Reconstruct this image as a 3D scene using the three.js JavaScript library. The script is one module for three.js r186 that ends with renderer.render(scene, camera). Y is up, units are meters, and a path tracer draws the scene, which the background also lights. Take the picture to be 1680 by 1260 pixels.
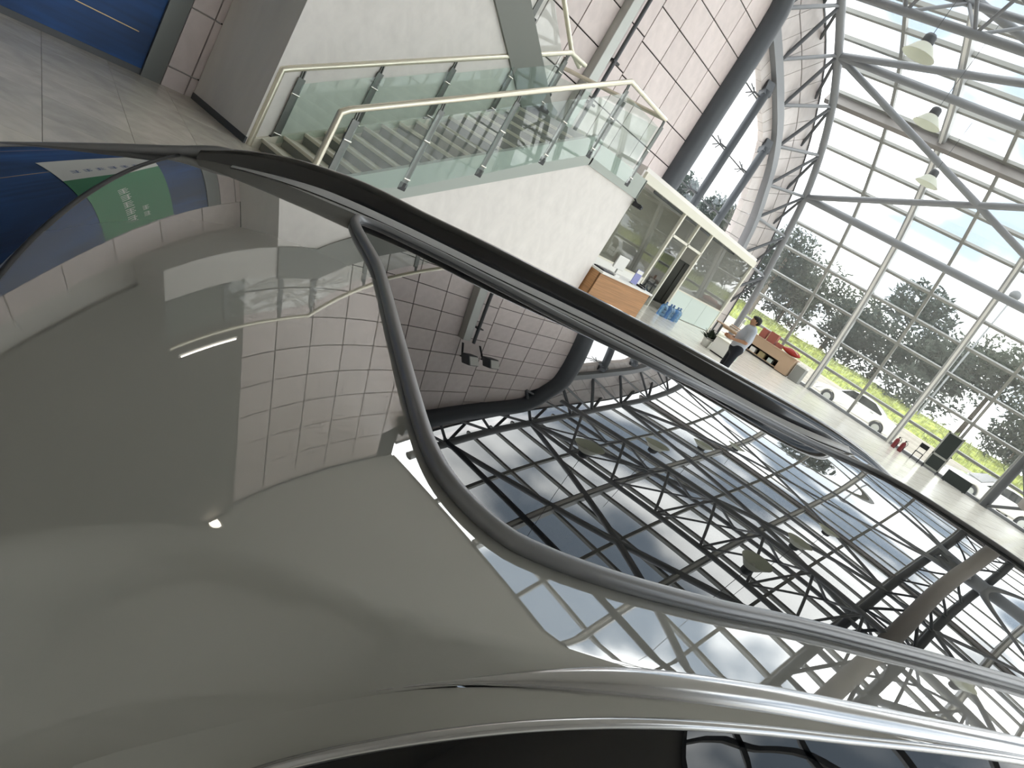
import * as THREE from 'three';
import { mergeGeometries, mergeVertices, toCreasedNormals } from 'three/addons/utils/BufferGeometryUtils.js';
import { RoundedBoxGeometry } from 'three/addons/geometries/RoundedBoxGeometry.js';
import { ImprovedNoise } from 'three/addons/math/ImprovedNoise.js';
import { MarchingCubes } from 'three/addons/objects/MarchingCubes.js';
import { TextGeometry } from 'three/addons/geometries/TextGeometry.js';
import { RectAreaLightUniformsLib } from 'three/addons/lights/RectAreaLightUniformsLib.js';
import { FontLoader } from 'three/addons/loaders/FontLoader.js';

// ------------------------------------------------------------------ camera, sky, exposure
const scene = new THREE.Scene();
const renderer = new THREE.WebGLRenderer({ antialias: true });
renderer.toneMapping = THREE.LinearToneMapping;
renderer.toneMappingExposure = 3.8;
renderer.shadowMap.enabled = true;
const camera = new THREE.PerspectiveCamera(57.215, 1680 / 1260, 0.02, 400);
{
  const right = new THREE.Vector3(0.6580484, 0.5114012, -0.5524133), up = new THREE.Vector3(-0.5711119, 0.8170885, 0.0761347), fwd = new THREE.Vector3(-0.490306, -0.2653898, -0.8300861);
  const m = new THREE.Matrix4().makeBasis(right, up, fwd.clone().negate());
  camera.position.set(0, 1.85, 0);
  camera.quaternion.setFromRotationMatrix(m);
}
let seed = 7;
const rnd = () => { seed = (seed * 1664525 + 1013904223) >>> 0; return seed / 4294967296; };
const rr = (a, b) => a + (b - a) * rnd();
const perlin = new ImprovedNoise();
const fbm = (x, y, z, n = 5) => { let s = 0, a = 0.5, f = 1; for (let i = 0; i < n; i++) { s += a * perlin.noise(x * f + 3.1, y * f + 7.7, z * f + 1.3); a *= 0.5; f *= 2.03; } return s; };
const smooth = (a, b, x) => { const t = Math.min(1, Math.max(0, (x - a) / (b - a))); return t * t * (3 - 2 * t); };
{ // overcast summer sky: bright broken cloud with pale blue gaps, the same all round
  const W = 1024, H = 512, d = new Float32Array(W * H * 4);
  for (let j = 0; j < H; j++) for (let i = 0; i < W; i++) {
    const el = ((j + 0.5) / H - 0.5) * Math.PI, az = (i + 0.5) / W * 2 * Math.PI;
    const x = Math.cos(el) * Math.cos(az), y = Math.sin(el), z = Math.cos(el) * Math.sin(az);
    const k = 1 / (0.35 + Math.max(0, y));
    const c = smooth(-0.12, 0.12, fbm(x * 2.2 * k, y * 2.0, z * 2.2 * k, 6) + 0.035);
    const shade = 0.86 + 0.5 * fbm(x * 4 * k + 9, y * 4, z * 4 * k, 4);
    const blue = [0.25, 0.30, 0.37], cl = [1.72 * shade, 1.7 * shade, 1.69 * shade];
    for (let q = 0; q < 3; q++) d[(j * W + i) * 4 + q] = blue[q] * (1 - c) + cl[q] * c;
    d[(j * W + i) * 4 + 3] = 1;
  }
  const t = new THREE.DataTexture(d, W, H, THREE.RGBAFormat, THREE.FloatType);
  t.mapping = THREE.EquirectangularReflectionMapping; t.colorSpace = THREE.LinearSRGBColorSpace;
  t.magFilter = THREE.LinearFilter; t.minFilter = THREE.LinearFilter; t.needsUpdate = true;
  scene.background = t;
  scene.backgroundIntensity = 1.0;
}

// ------------------------------------------------------------------ helpers
const V3 = (x, y, z) => new THREE.Vector3(x, y, z);
const used = {};
const numbered = n => { if (!(n in used)) { used[n] = 0; return n; } used[n]++; return `${n}_${String(used[n]).padStart(3, '0')}`; };
function tag(o, label, category, group, kind) { if (label) o.userData.label = label; if (category) o.userData.category = category; if (group) o.userData.group = group; if (kind) o.userData.kind = kind; return o; }
function thing(name, label, category, group) { const g = new THREE.Group(); g.name = numbered(name); scene.add(g); return tag(g, label, category, group); }
function struct(name, label, category) { const g = new THREE.Group(); g.name = numbered(name); scene.add(g); return tag(g, label, category, null, 'structure'); }
function part(name, geos, mat, parent, label) {
  let g = geos;
  if (Array.isArray(geos)) { const l = geos.filter(Boolean).map(q => { const r = q.index ? q.toNonIndexed() : q; for (const k of Object.keys(r.attributes)) if (!['position', 'normal', 'uv'].includes(k)) r.deleteAttribute(k); if (!r.attributes.uv) r.setAttribute('uv', new THREE.BufferAttribute(new Float32Array(r.attributes.position.count * 2), 2)); return r; }); g = l.length > 1 ? mergeGeometries(l) : l[0]; }
  const m = new THREE.Mesh(g, mat); m.name = name; m.castShadow = m.receiveShadow = true; parent.add(m);
  if (label) m.userData.label = label;
  return m;
}
function single(name, geos, mat, label, category, group, kind) { const m = part(numbered(name), geos, mat, scene); return tag(m, label, category, group, kind); }
const bx = (x0, x1, y0, y1, z0, z1) => new THREE.BoxGeometry(Math.abs(x1 - x0), Math.abs(y1 - y0), Math.abs(z1 - z0)).translate((x0 + x1) / 2, (y0 + y1) / 2, (z0 + z1) / 2);
const rbx = (x0, x1, y0, y1, z0, z1, r = 0.02) => new RoundedBoxGeometry(Math.abs(x1 - x0), Math.abs(y1 - y0), Math.abs(z1 - z0), 2, Math.min(r, 0.49 * Math.min(Math.abs(x1 - x0), Math.abs(y1 - y0), Math.abs(z1 - z0)))).translate((x0 + x1) / 2, (y0 + y1) / 2, (z0 + z1) / 2);
function rod(a, b, r, n = 8) { const d = b.clone().sub(a), g = new THREE.CylinderGeometry(r, r, d.length(), n); g.applyQuaternion(new THREE.Quaternion().setFromUnitVectors(V3(0, 1, 0), d.clone().normalize())); return g.translate((a.x + b.x) / 2, (a.y + b.y) / 2, (a.z + b.z) / 2); }
function bar(a, b, w, h, up = V3(0, 1, 0)) { // rectangular bar, w across, h along 'up'
  const d = b.clone().sub(a), L = d.length(); d.normalize(); let s = d.clone().cross(up); if (s.lengthSq() < 1e-6) s = d.clone().cross(V3(1, 0, 0)); s.normalize(); const u = s.clone().cross(d).normalize();
  const g = new THREE.BoxGeometry(w, h, L); g.applyMatrix4(new THREE.Matrix4().makeBasis(s, u, d.clone().negate())); return g.translate((a.x + b.x) / 2, (a.y + b.y) / 2, (a.z + b.z) / 2); }
const tube = (pts, r, n = 8, seg = null, tension = 0.5, closed = false) => new THREE.TubeGeometry(new THREE.CatmullRomCurve3(pts, closed, 'centripetal', tension), seg || pts.length * 4, r, n, closed);
function polyTube(pts, r, n = 8) { return pts.slice(1).map((p, i) => rod(pts[i], p, r, n)).concat(pts.slice(1, -1).map(p => new THREE.SphereGeometry(r, n, 6).translate(p.x, p.y, p.z))); }
function grid(nu, nv, f, flip = false) { // parametric grid of points f(s,t) -> Vector3
  const pos = [], uv = [], idx = [];
  for (let i = 0; i <= nu; i++) for (let j = 0; j <= nv; j++) { const p = f(i / nu, j / nv); pos.push(p.x, p.y, p.z); uv.push(i / nu, j / nv); }
  for (let i = 0; i < nu; i++) for (let j = 0; j < nv; j++) { const a = i * (nv + 1) + j, b = a + 1, c = a + nv + 1, d = c + 1; flip ? idx.push(a, b, c, b, d, c) : idx.push(a, c, b, b, c, d); }
  const g = new THREE.BufferGeometry(); g.setAttribute('position', new THREE.Float32BufferAttribute(pos, 3)); g.setAttribute('uv', new THREE.Float32BufferAttribute(uv, 2)); g.setIndex(idx); g.computeVertexNormals(); return g;
}
function quad(a, b, c, d) { const g = new THREE.BufferGeometry(); g.setAttribute('position', new THREE.Float32BufferAttribute([a, b, c, d].flatMap(p => [p.x, p.y, p.z]), 3)); g.setAttribute('uv', new THREE.Float32BufferAttribute([0, 0, 1, 0, 1, 1, 0, 1], 2)); g.setIndex([0, 1, 2, 0, 2, 3]); g.computeVertexNormals(); return g; }
// polygon in the (z,y) plane, extruded along x from x0 to x1
function slabZY(poly, x0, x1, bevel = 0) { const s = new THREE.Shape(poly.map(([z, y]) => new THREE.Vector2(-z, y))); const g = new THREE.ExtrudeGeometry(s, { depth: Math.abs(x1 - x0) - 2 * bevel, bevelEnabled: bevel > 0, bevelSize: bevel, bevelOffset: -bevel, bevelThickness: bevel, bevelSegments: 1, steps: 1, curveSegments: 4 }); g.rotateY(Math.PI / 2); return g.translate(Math.min(x0, x1) + bevel, 0, 0); }
// rectangular section swept along points lying in a plane of constant x; w across x, h along the normal
function sweepRect(zy, x, w, h) {
  const ring = zy.map(([z, y], i) => { const a = zy[Math.max(0, i - 1)], b = zy[Math.min(zy.length - 1, i + 1)]; let tz = b[0] - a[0], ty = b[1] - a[1]; const l = Math.hypot(tz, ty); tz /= l; ty /= l; const nz = -ty, ny = tz; return [[x - w / 2, y - ny * h / 2, z - nz * h / 2], [x + w / 2, y - ny * h / 2, z - nz * h / 2], [x + w / 2, y + ny * h / 2, z + nz * h / 2], [x - w / 2, y + ny * h / 2, z + nz * h / 2]]; });
  const pos = []; const q = (a, b, c, d) => pos.push(...a, ...b, ...c, ...a, ...c, ...d);
  for (let i = 0; i + 1 < ring.length; i++) for (let k = 0; k < 4; k++) q(ring[i][k], ring[i][(k + 1) % 4], ring[i + 1][(k + 1) % 4], ring[i + 1][k]);
  const e = ring[ring.length - 1]; q(ring[0][3], ring[0][2], ring[0][1], ring[0][0]); q(e[0], e[1], e[2], e[3]);
  const g = new THREE.BufferGeometry(); g.setAttribute('position', new THREE.Float32BufferAttribute(pos, 3)); g.setAttribute('uv', new THREE.Float32BufferAttribute(new Float32Array(pos.length / 3 * 2), 2)); g.computeVertexNormals(); return g;
}
const interp = (tab, x) => { // piecewise linear through [x, y] pairs sorted by x
  if (x <= tab[0][0]) return tab[0][1]; for (let i = 1; i < tab.length; i++) if (x <= tab[i][0]) { const [a, b] = [tab[i - 1], tab[i]]; return b[0] === a[0] ? b[1] : a[1] + (b[1] - a[1]) * (x - a[0]) / (b[0] - a[0]); } return tab[tab.length - 1][1]; };
const spl = tab => x => { // smooth curve through [x, y] pairs
  const n = tab.length; let i = 1; while (i < n - 1 && tab[i][0] < x) i++; const a = tab[i - 1], b = tab[i], h = b[0] - a[0], m = k => { const p = tab[Math.max(0, k - 1)], q = tab[Math.min(n - 1, k + 1)]; return (q[1] - p[1]) / (q[0] - p[0]); }; const t = (x - a[0]) / h; if (t < 0) return a[1] + m(i - 1) * (x - a[0]); if (t > 1) return b[1] + m(i) * (x - b[0]); const t2 = t * t, t3 = t2 * t; return (2 * t3 - 3 * t2 + 1) * a[1] + (t3 - 2 * t2 + t) * h * m(i - 1) + (3 * t2 - 2 * t3) * b[1] + (t3 - t2) * h * m(i); };
function crSample(pts, n) { const c = new THREE.CatmullRomCurve3(pts.map(([z, y]) => V3(0, y, z)), false, 'centripetal'); return c.getSpacedPoints(n).map(p => [p.z, p.y]); }
function noiseTex(n, fn, srgb = true) { const d = new Uint8Array(n * n * 4); for (let j = 0; j < n; j++) for (let i = 0; i < n; i++) { const c = fn(i / n, j / n); for (let k = 0; k < 3; k++) d[(j * n + i) * 4 + k] = Math.max(0, Math.min(255, Math.round(c[k] * 255))); d[(j * n + i) * 4 + 3] = 255; } const t = new THREE.DataTexture(d, n, n); t.wrapS = t.wrapT = THREE.RepeatWrapping; t.magFilter = THREE.LinearFilter; t.minFilter = THREE.LinearMipmapLinearFilter; t.generateMipmaps = true; if (srgb) t.colorSpace = THREE.SRGBColorSpace; t.needsUpdate = true; return t; }
const loopNoise = (u, v, f, n = 4) => { const a = u * 2 * Math.PI, b = v * 2 * Math.PI, R = f / (2 * Math.PI); return fbm(Math.cos(a) * R + Math.cos(b) * R * 0.7, Math.sin(a) * R + 11, Math.sin(b) * R + Math.cos(b) * R * 0.3, n); };

// ------------------------------------------------------------------ materials
const std = (c, r = 0.6, o = {}) => new THREE.MeshStandardMaterial({ color: c, roughness: r, ...o });
const phy = (c, r, o = {}) => new THREE.MeshPhysicalMaterial({ color: c, roughness: r, ...o });
const M = {};
M.steel = std(0x85878a, 0.45);
M.steelDark = std(0x55575a, 0.5);
M.tubeGrey = std(0x4d5156, 0.45);
M.purlin = std(0x8f8f8a, 0.5);
M.ribLight = std(0xa6a7a6, 0.45);
M.beamWarm = std(0x8c8783, 0.55);
M.pane = phy(0xf2f6f5, 0.0, { transmission: 0.9, thickness: 0, ior: 1.5 });
M.paneClear = phy(0xf4f8f8, 0.0, { transmission: 0.97, thickness: 0, ior: 1.5 });
M.greenGlass = phy(0xeaf3ef, 0.0, { transmission: 0.92, thickness: 0, ior: 1.5 });
const wallTex = noiseTex(256, (u, v) => { const n = 0.965 + 0.05 * loopNoise(u, v, 5, 5); return [n, n * 0.997, n * 0.99]; });
const tileTex = noiseTex(256, (u, v) => { const n = 0.955 + 0.07 * loopNoise(u, v, 4, 5); return [n, n * 0.988, n * 0.985]; });
M.wallWhite = std(0xf3efec, 0.75, { map: wallTex });
M.wallPlain = std(0xd9d6d2, 0.8, { map: wallTex });
M.tile = [0xe6dbd8, 0xe2d7d4, 0xeadfdc].map(c => std(c, 0.38, { map: tileTex }));
M.joint = std(0x1c1a1a, 0.9);
M.panel = [0xcfc9c6, 0xd5cfcc].map(c => std(c, 0.4, { map: tileTex }));
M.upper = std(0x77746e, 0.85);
M.ceil = std(0xc6c4c0, 0.85);
M.blue = std(0x1f62a8, 0.5, { map: noiseTex(256, (u, v) => { const n = 0.72 + 0.5 * loopNoise(u, v, 7, 5) + 0.14 * fbm(u * 3, v * 60, 2, 3); return [n * 0.9, n, n * 1.05]; }) });
M.gold = std(0xb49d78, 0.35, { metalness: 0.7 });
const floorTex = noiseTex(512, (u, v) => { const n = 0.9 + 0.13 * loopNoise(u, v, 7, 6) - 0.10 * Math.max(0, 0.12 - Math.abs(loopNoise(u + 0.37, v + 0.11, 4, 4))); return [n, n * 0.985, n * 0.955]; });
M.floorTile = [0xe2ddd6, 0xdcd8d1, 0xe6e1da].map(c => phy(c, 0.24, { map: floorTex, ior: 1.55 }));
M.floorField = phy(0xe8e5de, 0.18, { ior: 1.6, map: (() => { // rotated 0.8 m tiles, far from the camera: joints only as faint lines
  const t = noiseTex(512, (u, v) => { const e = Math.min(u % 0.25, v % 0.25, 0.25 - u % 0.25, 0.25 - v % 0.25); const n = (e < 0.0022 ? 0.72 : 0.95) + 0.09 * loopNoise(u, v, 9, 5); return [n, n * 0.99, n * 0.965]; }); t.repeat.set(1, 1); return t; })() });
M.grout = std(0x55524d, 0.9);
M.chrome = std(0xd9d6cd, 0.2, { metalness: 1 });
M.railCream = phy(0xe8e2cf, 0.25, { metalness: 0.55, clearcoat: 0.4 });
M.postDark = std(0x747673, 0.4, { metalness: 0.5 });
M.stairGreen = std(0xaeb5ae, 0.5);
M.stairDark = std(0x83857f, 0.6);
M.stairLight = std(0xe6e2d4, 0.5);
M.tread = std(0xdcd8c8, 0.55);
M.black = std(0x0d0f12, 0.35);
M.blackGloss = phy(0x06080c, 0.12, { clearcoat: 1, clearcoatRoughness: 0.05 });
M.rubber = std(0x14161a, 0.6);
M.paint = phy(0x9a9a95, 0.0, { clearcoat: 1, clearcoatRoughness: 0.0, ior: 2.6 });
M.darkGlass = phy(0x04060a, 0.0, { ior: 1.62 });
M.windGlass = phy(0x050a10, 0.0, { ior: 1.7 });
M.trimGrey = phy(0x8c8d90, 0.3, { metalness: 0.3 });
M.railSilver = std(0xe2e3e4, 0.35, { metalness: 0.2 });
M.silver = phy(0xcfd0d2, 0.18, { metalness: 0.9 });
M.woodOrange = std(0xc6976a, 0.5, { map: noiseTex(256, (u, v) => { const n = 0.86 + 0.22 * fbm(u * 2.5, v * 26, 4, 4); return [n, n * 0.97, n * 0.92]; }) });
M.woodTan = std(0xb59a80, 0.55);
M.frameCream = std(0xdedacb, 0.45);
M.frost = std(0xc8d3cc, 0.5);
M.red = std(0xa1332c, 0.5); M.redDark = std(0x6d1f22, 0.4);
M.boxRed = std(0x9c5a4e, 0.7);
M.white = std(0xe6e5e0, 0.5);
M.jug = phy(0x8fb6dc, 0.08, { transmission: 0.85, thickness: 0.2, ior: 1.35 });
M.jugCap = std(0x2b4f94, 0.4);
M.screen = std(0x15181c, 0.2);
M.board = std(0x2c3331, 0.3);
M.alu = std(0xb5b7b2, 0.35, { metalness: 0.6 });
M.leaf = [0xa8b6a8, 0xb2c0aa, 0x9fb0a6].map(c => phy(c, 0.95, { side: THREE.DoubleSide, transmission: 0.4, thickness: 0 }));
M.bark = std(0x5d5349, 0.95);
M.grass = std(0xb4bd8c, 0.95, { map: noiseTex(256, (u, v) => { const n = 0.78 + 0.6 * loopNoise(u, v, 14, 6); return [n, n, n * 0.7]; }), side: THREE.DoubleSide });
M.asphalt = std(0xd0ccc5, 0.95, { map: noiseTex(256, (u, v) => { const n = 0.92 + 0.16 * loopNoise(u, v, 12, 6); return [n, n * 0.99, n * 0.97]; }) });
M.skin = std(0xb98d70, 0.6); M.hair = std(0x17130f, 0.7); M.shirt = std(0xb4bac4, 0.8); M.trouser = std(0x1c1f27, 0.85);

// ------------------------------------------------------------------ the glazed vault: its section in (z, y), from the sill up and over
const PROF0 = [[-34.75, 0], [-34.5, 1.29], [-34.15, 2.53], [-33.7, 3.72], [-33.15, 4.85], [-32.45, 5.9], [-31.75, 6.85], [-30.85, 7.75], [-29.8, 8.55], [-28.9, 9.2], [-27.85, 9.83], [-26.6, 10.4], [-25.2, 10.9], [-23.6, 11.29], [-22, 11.66], [-17.5, 12.69], [-12.9, 13.75]];
const profC = new THREE.CatmullRomCurve3(PROF0.map(([z, y]) => V3(0, y, z)), false, 'centripetal');
const PL = profC.getLength(), NR = Math.round(PL / 1.26);
const prof = profC.getSpacedPoints(NR).map(p => [p.z, p.y]);
const offset = (zy, d) => zy.map(([z, y], i) => { const a = zy[Math.max(0, i - 1)], b = zy[Math.min(zy.length - 1, i + 1)]; let tz = b[0] - a[0], ty = b[1] - a[1]; const l = Math.hypot(tz, ty); return [z - ty / l * d, y + tz / l * d]; }); // d > 0 is outward
const XM = []; for (let k = -2; k <= 10; k++) XM.push(-6.93 + 2.055 * k); // mullion lines, -11.04 ... 13.6
XM[0] = -11.45;

// ------------------------------------------------------------------ room shell
const XR = XM[XM.length - 1]; // right end of the hall
const CA = Math.cos(0.2882), SA = Math.sin(0.2882);
const ab2xz = (a, b) => [CA * a - SA * b, SA * a + CA * b]; // floor tiles lie turned by 16.5 degrees
{
  const fl = struct('floor', 'pale grey polished stone tile floor of the hall', 'floor');
  const a0 = -7.668 - 0.815 * 6, na = 10, b0 = -0.555 - 0.815 * 4, nb = 6;
  const P = [[a0, b0], [a0 + na * 0.815, b0], [a0 + na * 0.815, b0 + nb * 0.815], [a0, b0 + nb * 0.815]].map(([a, b]) => ab2xz(a, b));
  const sh = new THREE.Shape([[-14.2, -35.1], [XR + 0.4, -35.1], [XR + 0.4, 9.2], [-14.2, 9.2]].map(([x, z]) => new THREE.Vector2(x, -z)));
  sh.holes.push(new THREE.Path(P.map(([x, z]) => new THREE.Vector2(x, -z))));
  const g = new THREE.ExtrudeGeometry(sh, { depth: 0.25, bevelEnabled: false }); g.rotateX(-Math.PI / 2); g.translate(0, -0.25, 0);
  const p = g.attributes.position, uv = g.attributes.uv; for (let i = 0; i < p.count; i++) { const x = p.getX(i), z = p.getZ(i); uv.setXY(i, (CA * x + SA * z - a0) / 3.26, (-SA * x + CA * z - b0) / 3.26); }
  part('floor_field', g, M.floorField, fl);
  const under = new THREE.BoxGeometry(na * 0.815, 0.2, nb * 0.815); under.rotateY(-0.2882); const c = ab2xz(a0 + na * 0.4075, b0 + nb * 0.4075); under.translate(c[0], -0.106, c[1]);
  part('grout_bed', under, M.grout, fl);
  const tg = [0, 1, 2, 3].map(k => { const q = new RoundedBoxGeometry(0.811, 0.03, 0.811, 1, 0.002); const u = q.attributes.uv; for (let i = 0; i < u.count; i++) u.setXY(i, u.getX(i) * 0.4 + k * 0.27, u.getY(i) * 0.4 + k * 0.41); return q; });
  for (let i = 0; i < na; i++) for (let j = 0; j < nb; j++) { const [x, z] = ab2xz(a0 + (i + 0.5) * 0.815, b0 + (j + 0.5) * 0.815); const m = part('floor_tile', tg[(i * 3 + j) % 4], M.floorTile[(i * 5 + j * 3) % 3], fl); m.position.set(x, -0.015, z); m.rotation.y = -0.2882 + ((i + j) % 2) * Math.PI / 2; }
}
{ // solid ceiling over the near part of the hall and the closing walls
  const c = struct('ceiling', 'solid grey ceiling slab beyond the end of the glass roof', 'ceiling');
  part('ceiling_slab', bx(-14.2, XR + 0.4, 13.8, 14.2, -12.9, 9.2), M.ceil, c);
  single('wall_back', bx(-14.2, XR + 0.4, 0, 13.8, 8.9, 9.2), M.wallPlain, 'plain rear wall behind the car', 'wall', null, 'structure');
}
{ // right end: solid near the camera, glazed grid beyond
  const w = struct('wall_right', 'right end wall, glazed in a steel grid', 'wall');
  part('solid_wall', bx(XR + 0.05, XR + 0.4, 0, 13.8, -2.5, 9.2), M.wallPlain, w);
  const zs = []; for (let z = -2.5; z > -34.6; z -= 2.06) zs.push(z); zs.push(-34.6);
  const top = z => interp(PROF0, z);
  const ys = []; for (let y = 0; y < 13.7; y += 1.25) ys.push(y);
  for (let z = -2.5; z > -34; z -= 1.03) part('mullion', bx(XR - 0.04, XR + 0.1, 0, Math.max(0.3, top(z)), z - 0.045, z + 0.045), M.steel, w);
  for (const y of ys) { let ze = -34.6; for (let z = -34.6; z < -2.5; z += 0.2) if (top(z) > y) { ze = z; break; } part('transom', bx(XR - 0.04, XR + 0.08, y - 0.04, y + 0.04, ze, -2.5), M.steel, w); }
  for (let i = 0; i + 1 < zs.length; i++) for (let y = 0; y < 13; y += 2.5) { const z0 = zs[i], z1 = zs[i + 1], ta = Math.min(y + 2.5, top(z0)), tb = Math.min(y + 2.5, top(z1)); if (ta <= y + 0.05) break; part('pane', quad(V3(XR + 0.02, y, z0), V3(XR + 0.02, y, z1), V3(XR + 0.02, Math.max(tb, y), z1), V3(XR + 0.02, ta, z0)), M.pane, w); }
}
// left end wall in the plane x = -11.4
const XG = -11.4;
const tubeLine = [[-20.7, 9.45], [-19.4, 11.18], [-16, 11.74], [-14.1, 12.0], [-12.9, 12.2], [-12.5, 13.8]];
const TL = z => z < -20.7 ? 9.45 : interp(tubeLine, z);
{
  const w = struct('wall_left', 'left end wall clad in large pale stone tiles with dark joints', 'wall');
  const poly = [[-20.7, 3.35], [-20.7, 9.45], [-19.4, 11.18], [-16, 11.74], [-14.1, 12.0], [-12.9, 12.2], [-12.9, 13.8], [-6.1, 13.8], [-6.1, 0], [-17.75, 0], [-17.75, 3.35]];
  part('backing', slabZY(poly, XG - 0.32, XG - 0.03), M.joint, w);
  const zc = [-20.47, -19.29, -18.12, -16.95, -15.78, -14.55, -13.35, -12.14, -10.93, -9.72, -8.51, -7.3, -6.12];
  const g = 0.016;
  for (let i = 0; i + 1 < zc.length; i++) {
    const far = zc[i + 1] < -15.5, rows = []; for (let k = -6; k < 11; k++) rows.push(far ? 4.95 + 0.905 * k : 5.0 + 0.96 * k);
    for (let k = 0; k + 1 < rows.length; k++) {
      const y0 = Math.max(0.0, rows[k]) + g, y1 = rows[k + 1] - g, z0 = zc[i] + g, z1 = zc[i + 1] - g; if (y1 < 0.1) continue;
      if (zc[i] < -17.8 && y1 < 3.4) continue;
      const lim = z => z > -12.9 ? 13.7 : TL(z); const t0 = Math.min(y1, lim(z0)), t1 = Math.min(y1, lim(z1)); if (t0 < y0 + 0.02 || t1 < y0 + 0.02) continue;
      part('tile', slabZY([[z0, y0], [z0, t0], [z1, t1], [z1, y0]], XG - 0.03, XG, 0.004), M.tile[(i * 7 + k * 5) % 3], w);
    }
  }
  // base of the wall beside the stair: blue feature wall, tiled pier, tile band
  part('backing', bx(XG - 0.32, XG - 0.03, 0, 13.8, -6.1, 8.9), M.wallPlain, w);
  part('blue_cladding', bx(XG - 0.03, XG, 0.09, 4.2, -5.28, 8.8), M.blue, w, 'deep blue mottled cladding');
  part('blue_base', bx(XG - 0.03, XG + 0.012, 0, 0.09, -5.28, 8.8), M.steelDark, w);
  part('gold_line', bx(XG - 0.02, XG + 0.004, 0.555, 0.568, -5.06, 4), M.gold, w);
  part('gold_line', bx(XG - 0.02, XG + 0.004, 1.9, 1.912, -5.06, 4), M.gold, w);
  part('pier_return', bx(XG, XG + 0.05, 0, 4.2, -5.57, -5.27), M.postDark, w);
  for (const [za, zb] of [[-5.59, -5.96], [-5.98, -6.1]]) for (const [ya, yb] of [[0.0, 0.29], [0.31, 1.21], [1.23, 2.13], [2.15, 3.05], [3.07, 4.19]]) part('pier_tile', slabZY([[za, ya], [za, yb], [zb, yb], [zb, ya]], XG - 0.03, XG + 0.03, 0.003), M.tile[1], w);
  for (let i = 0; i < 9; i++) { const za = -6.1 + i * 0.98 + 0.01, zb = za + 0.96; part('band_tile', slabZY([[za, 4.21], [za, 4.98], [zb, 4.98], [zb, 4.21]], XG - 0.03, XG, 0.003), M.tile[i % 3], w); }
}
{ // gallery over the stair foot
  const w = struct('trim_1', 'gallery slab and upper wall beside the stair', 'gallery');
  part('gallery_slab', bx(XG, -9.63, 5.0, 5.72, -7.15, -3.5), M.wallPlain, w);
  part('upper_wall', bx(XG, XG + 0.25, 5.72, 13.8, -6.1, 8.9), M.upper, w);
}
// white walls of the stair block
single('wall_stair_rear', slabZY([[-6.1, 0], [-6.1, 5.0], [-7.15, 5.0], [-11.45, 2.5], [-11.45, 0]], XG + 0.02, -9.63), M.wallWhite, 'white wall under the upper stair flight, behind the first handrail', 'wall', null, 'structure');
single('wall_stair_end', bx(XG + 0.05, -9.62, 0.1, 5.0, -6.1, -6.085), M.wallWhite, 'shaded plaster end face of the stair block beside the tiled pier', 'wall', null, 'structure');
single('baseboard_stair', bx(XG + 0.05, -9.6, 0, 0.1, -6.1, -6.07), M.steelDark, 'dark skirting at the foot of the stair block end face', 'baseboard', null, 'structure');
single('wall_stair_front', slabZY([[-7.0, 0], [-7.96, 0.53], [-11.55, 2.5], [-13.94, 2.45], [-13.94, 0]], -8.22, -8.1), M.wallWhite, 'large white wall panel under the lower stair flight', 'wall', null, 'structure');

// panel band between the arch line and the glass vault
const inner = crSample([[-12.9, 12.2], [-14.1, 12.0], [-16, 11.74], [-19.4, 11.18], [-20.75, 9.5], [-21.1, 9.15], [-22.4, 8.73], [-24.1, 8.14], [-25.6, 7.55], [-27.05, 6.64], [-28.0, 5.75], [-28.9, 4.8], [-29.5, 3.3], [-29.9, 0]], 30);
const outer = crSample([[-12.9, 13.2], [-16, 12.5], [-20, 11.6], [-23.4, 10.84], [-24.5, 10.6], [-25.9, 10.14], [-26.96, 9.58], [-27.6, 9.22], [-28.8, 8.39], [-29.85, 7.48], [-30.5, 6.71], [-30.97, 5.94], [-31.57, 5.03], [-32.2, 3.72], [-32.9, 0]], 30);
{
  const w = struct('trim_2', 'band of pale wall panels under the edge of the glass vault', 'panels');
  const mix = (a, b, t) => [a[0] + (b[0] - a[0]) * t, a[1] + (b[1] - a[1]) * t];
  part('backing', slabZY([...inner, ...outer.slice().reverse()], XG - 0.3, XG - 0.02), M.joint, w);
  for (let i = 0; i < 30; i++) for (const [ta, tb] of [[0.01, 0.49], [0.51, 0.99]]) {
    const e = 0.012; const A = mix(mix(inner[i], outer[i], ta), mix(inner[i + 1], outer[i + 1], ta), e), B = mix(mix(inner[i], outer[i], ta), mix(inner[i + 1], outer[i + 1], ta), 1 - e), C = mix(mix(inner[i], outer[i], tb), mix(inner[i + 1], outer[i + 1], tb), 1 - e), D = mix(mix(inner[i], outer[i], tb), mix(inner[i + 1], outer[i + 1], tb), e);
    part('panel', slabZY([A, B, C, D], XG - 0.02, XG + 0.01), M.panel[(i + (ta > 0.4 ? 1 : 0)) % 2], w);
  }
  // end glazing between the panel band and the vault
  const vo = crSample(PROF0.slice().reverse(), 30);
  for (let i = 0; i < 30; i++) part('pane', quad(V3(XG - 0.1, outer[i][1], outer[i][0]), V3(XG - 0.1, outer[i + 1][1], outer[i + 1][0]), V3(XG - 0.1, vo[i + 1][1], vo[i + 1][0]), V3(XG - 0.1, vo[i][1], vo[i][0])), M.paneClear, w);
  const edge = sweepRect(outer, XG, 0.1, 0.06); part('edge_strip', edge, M.steelDark, w);
}
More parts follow.
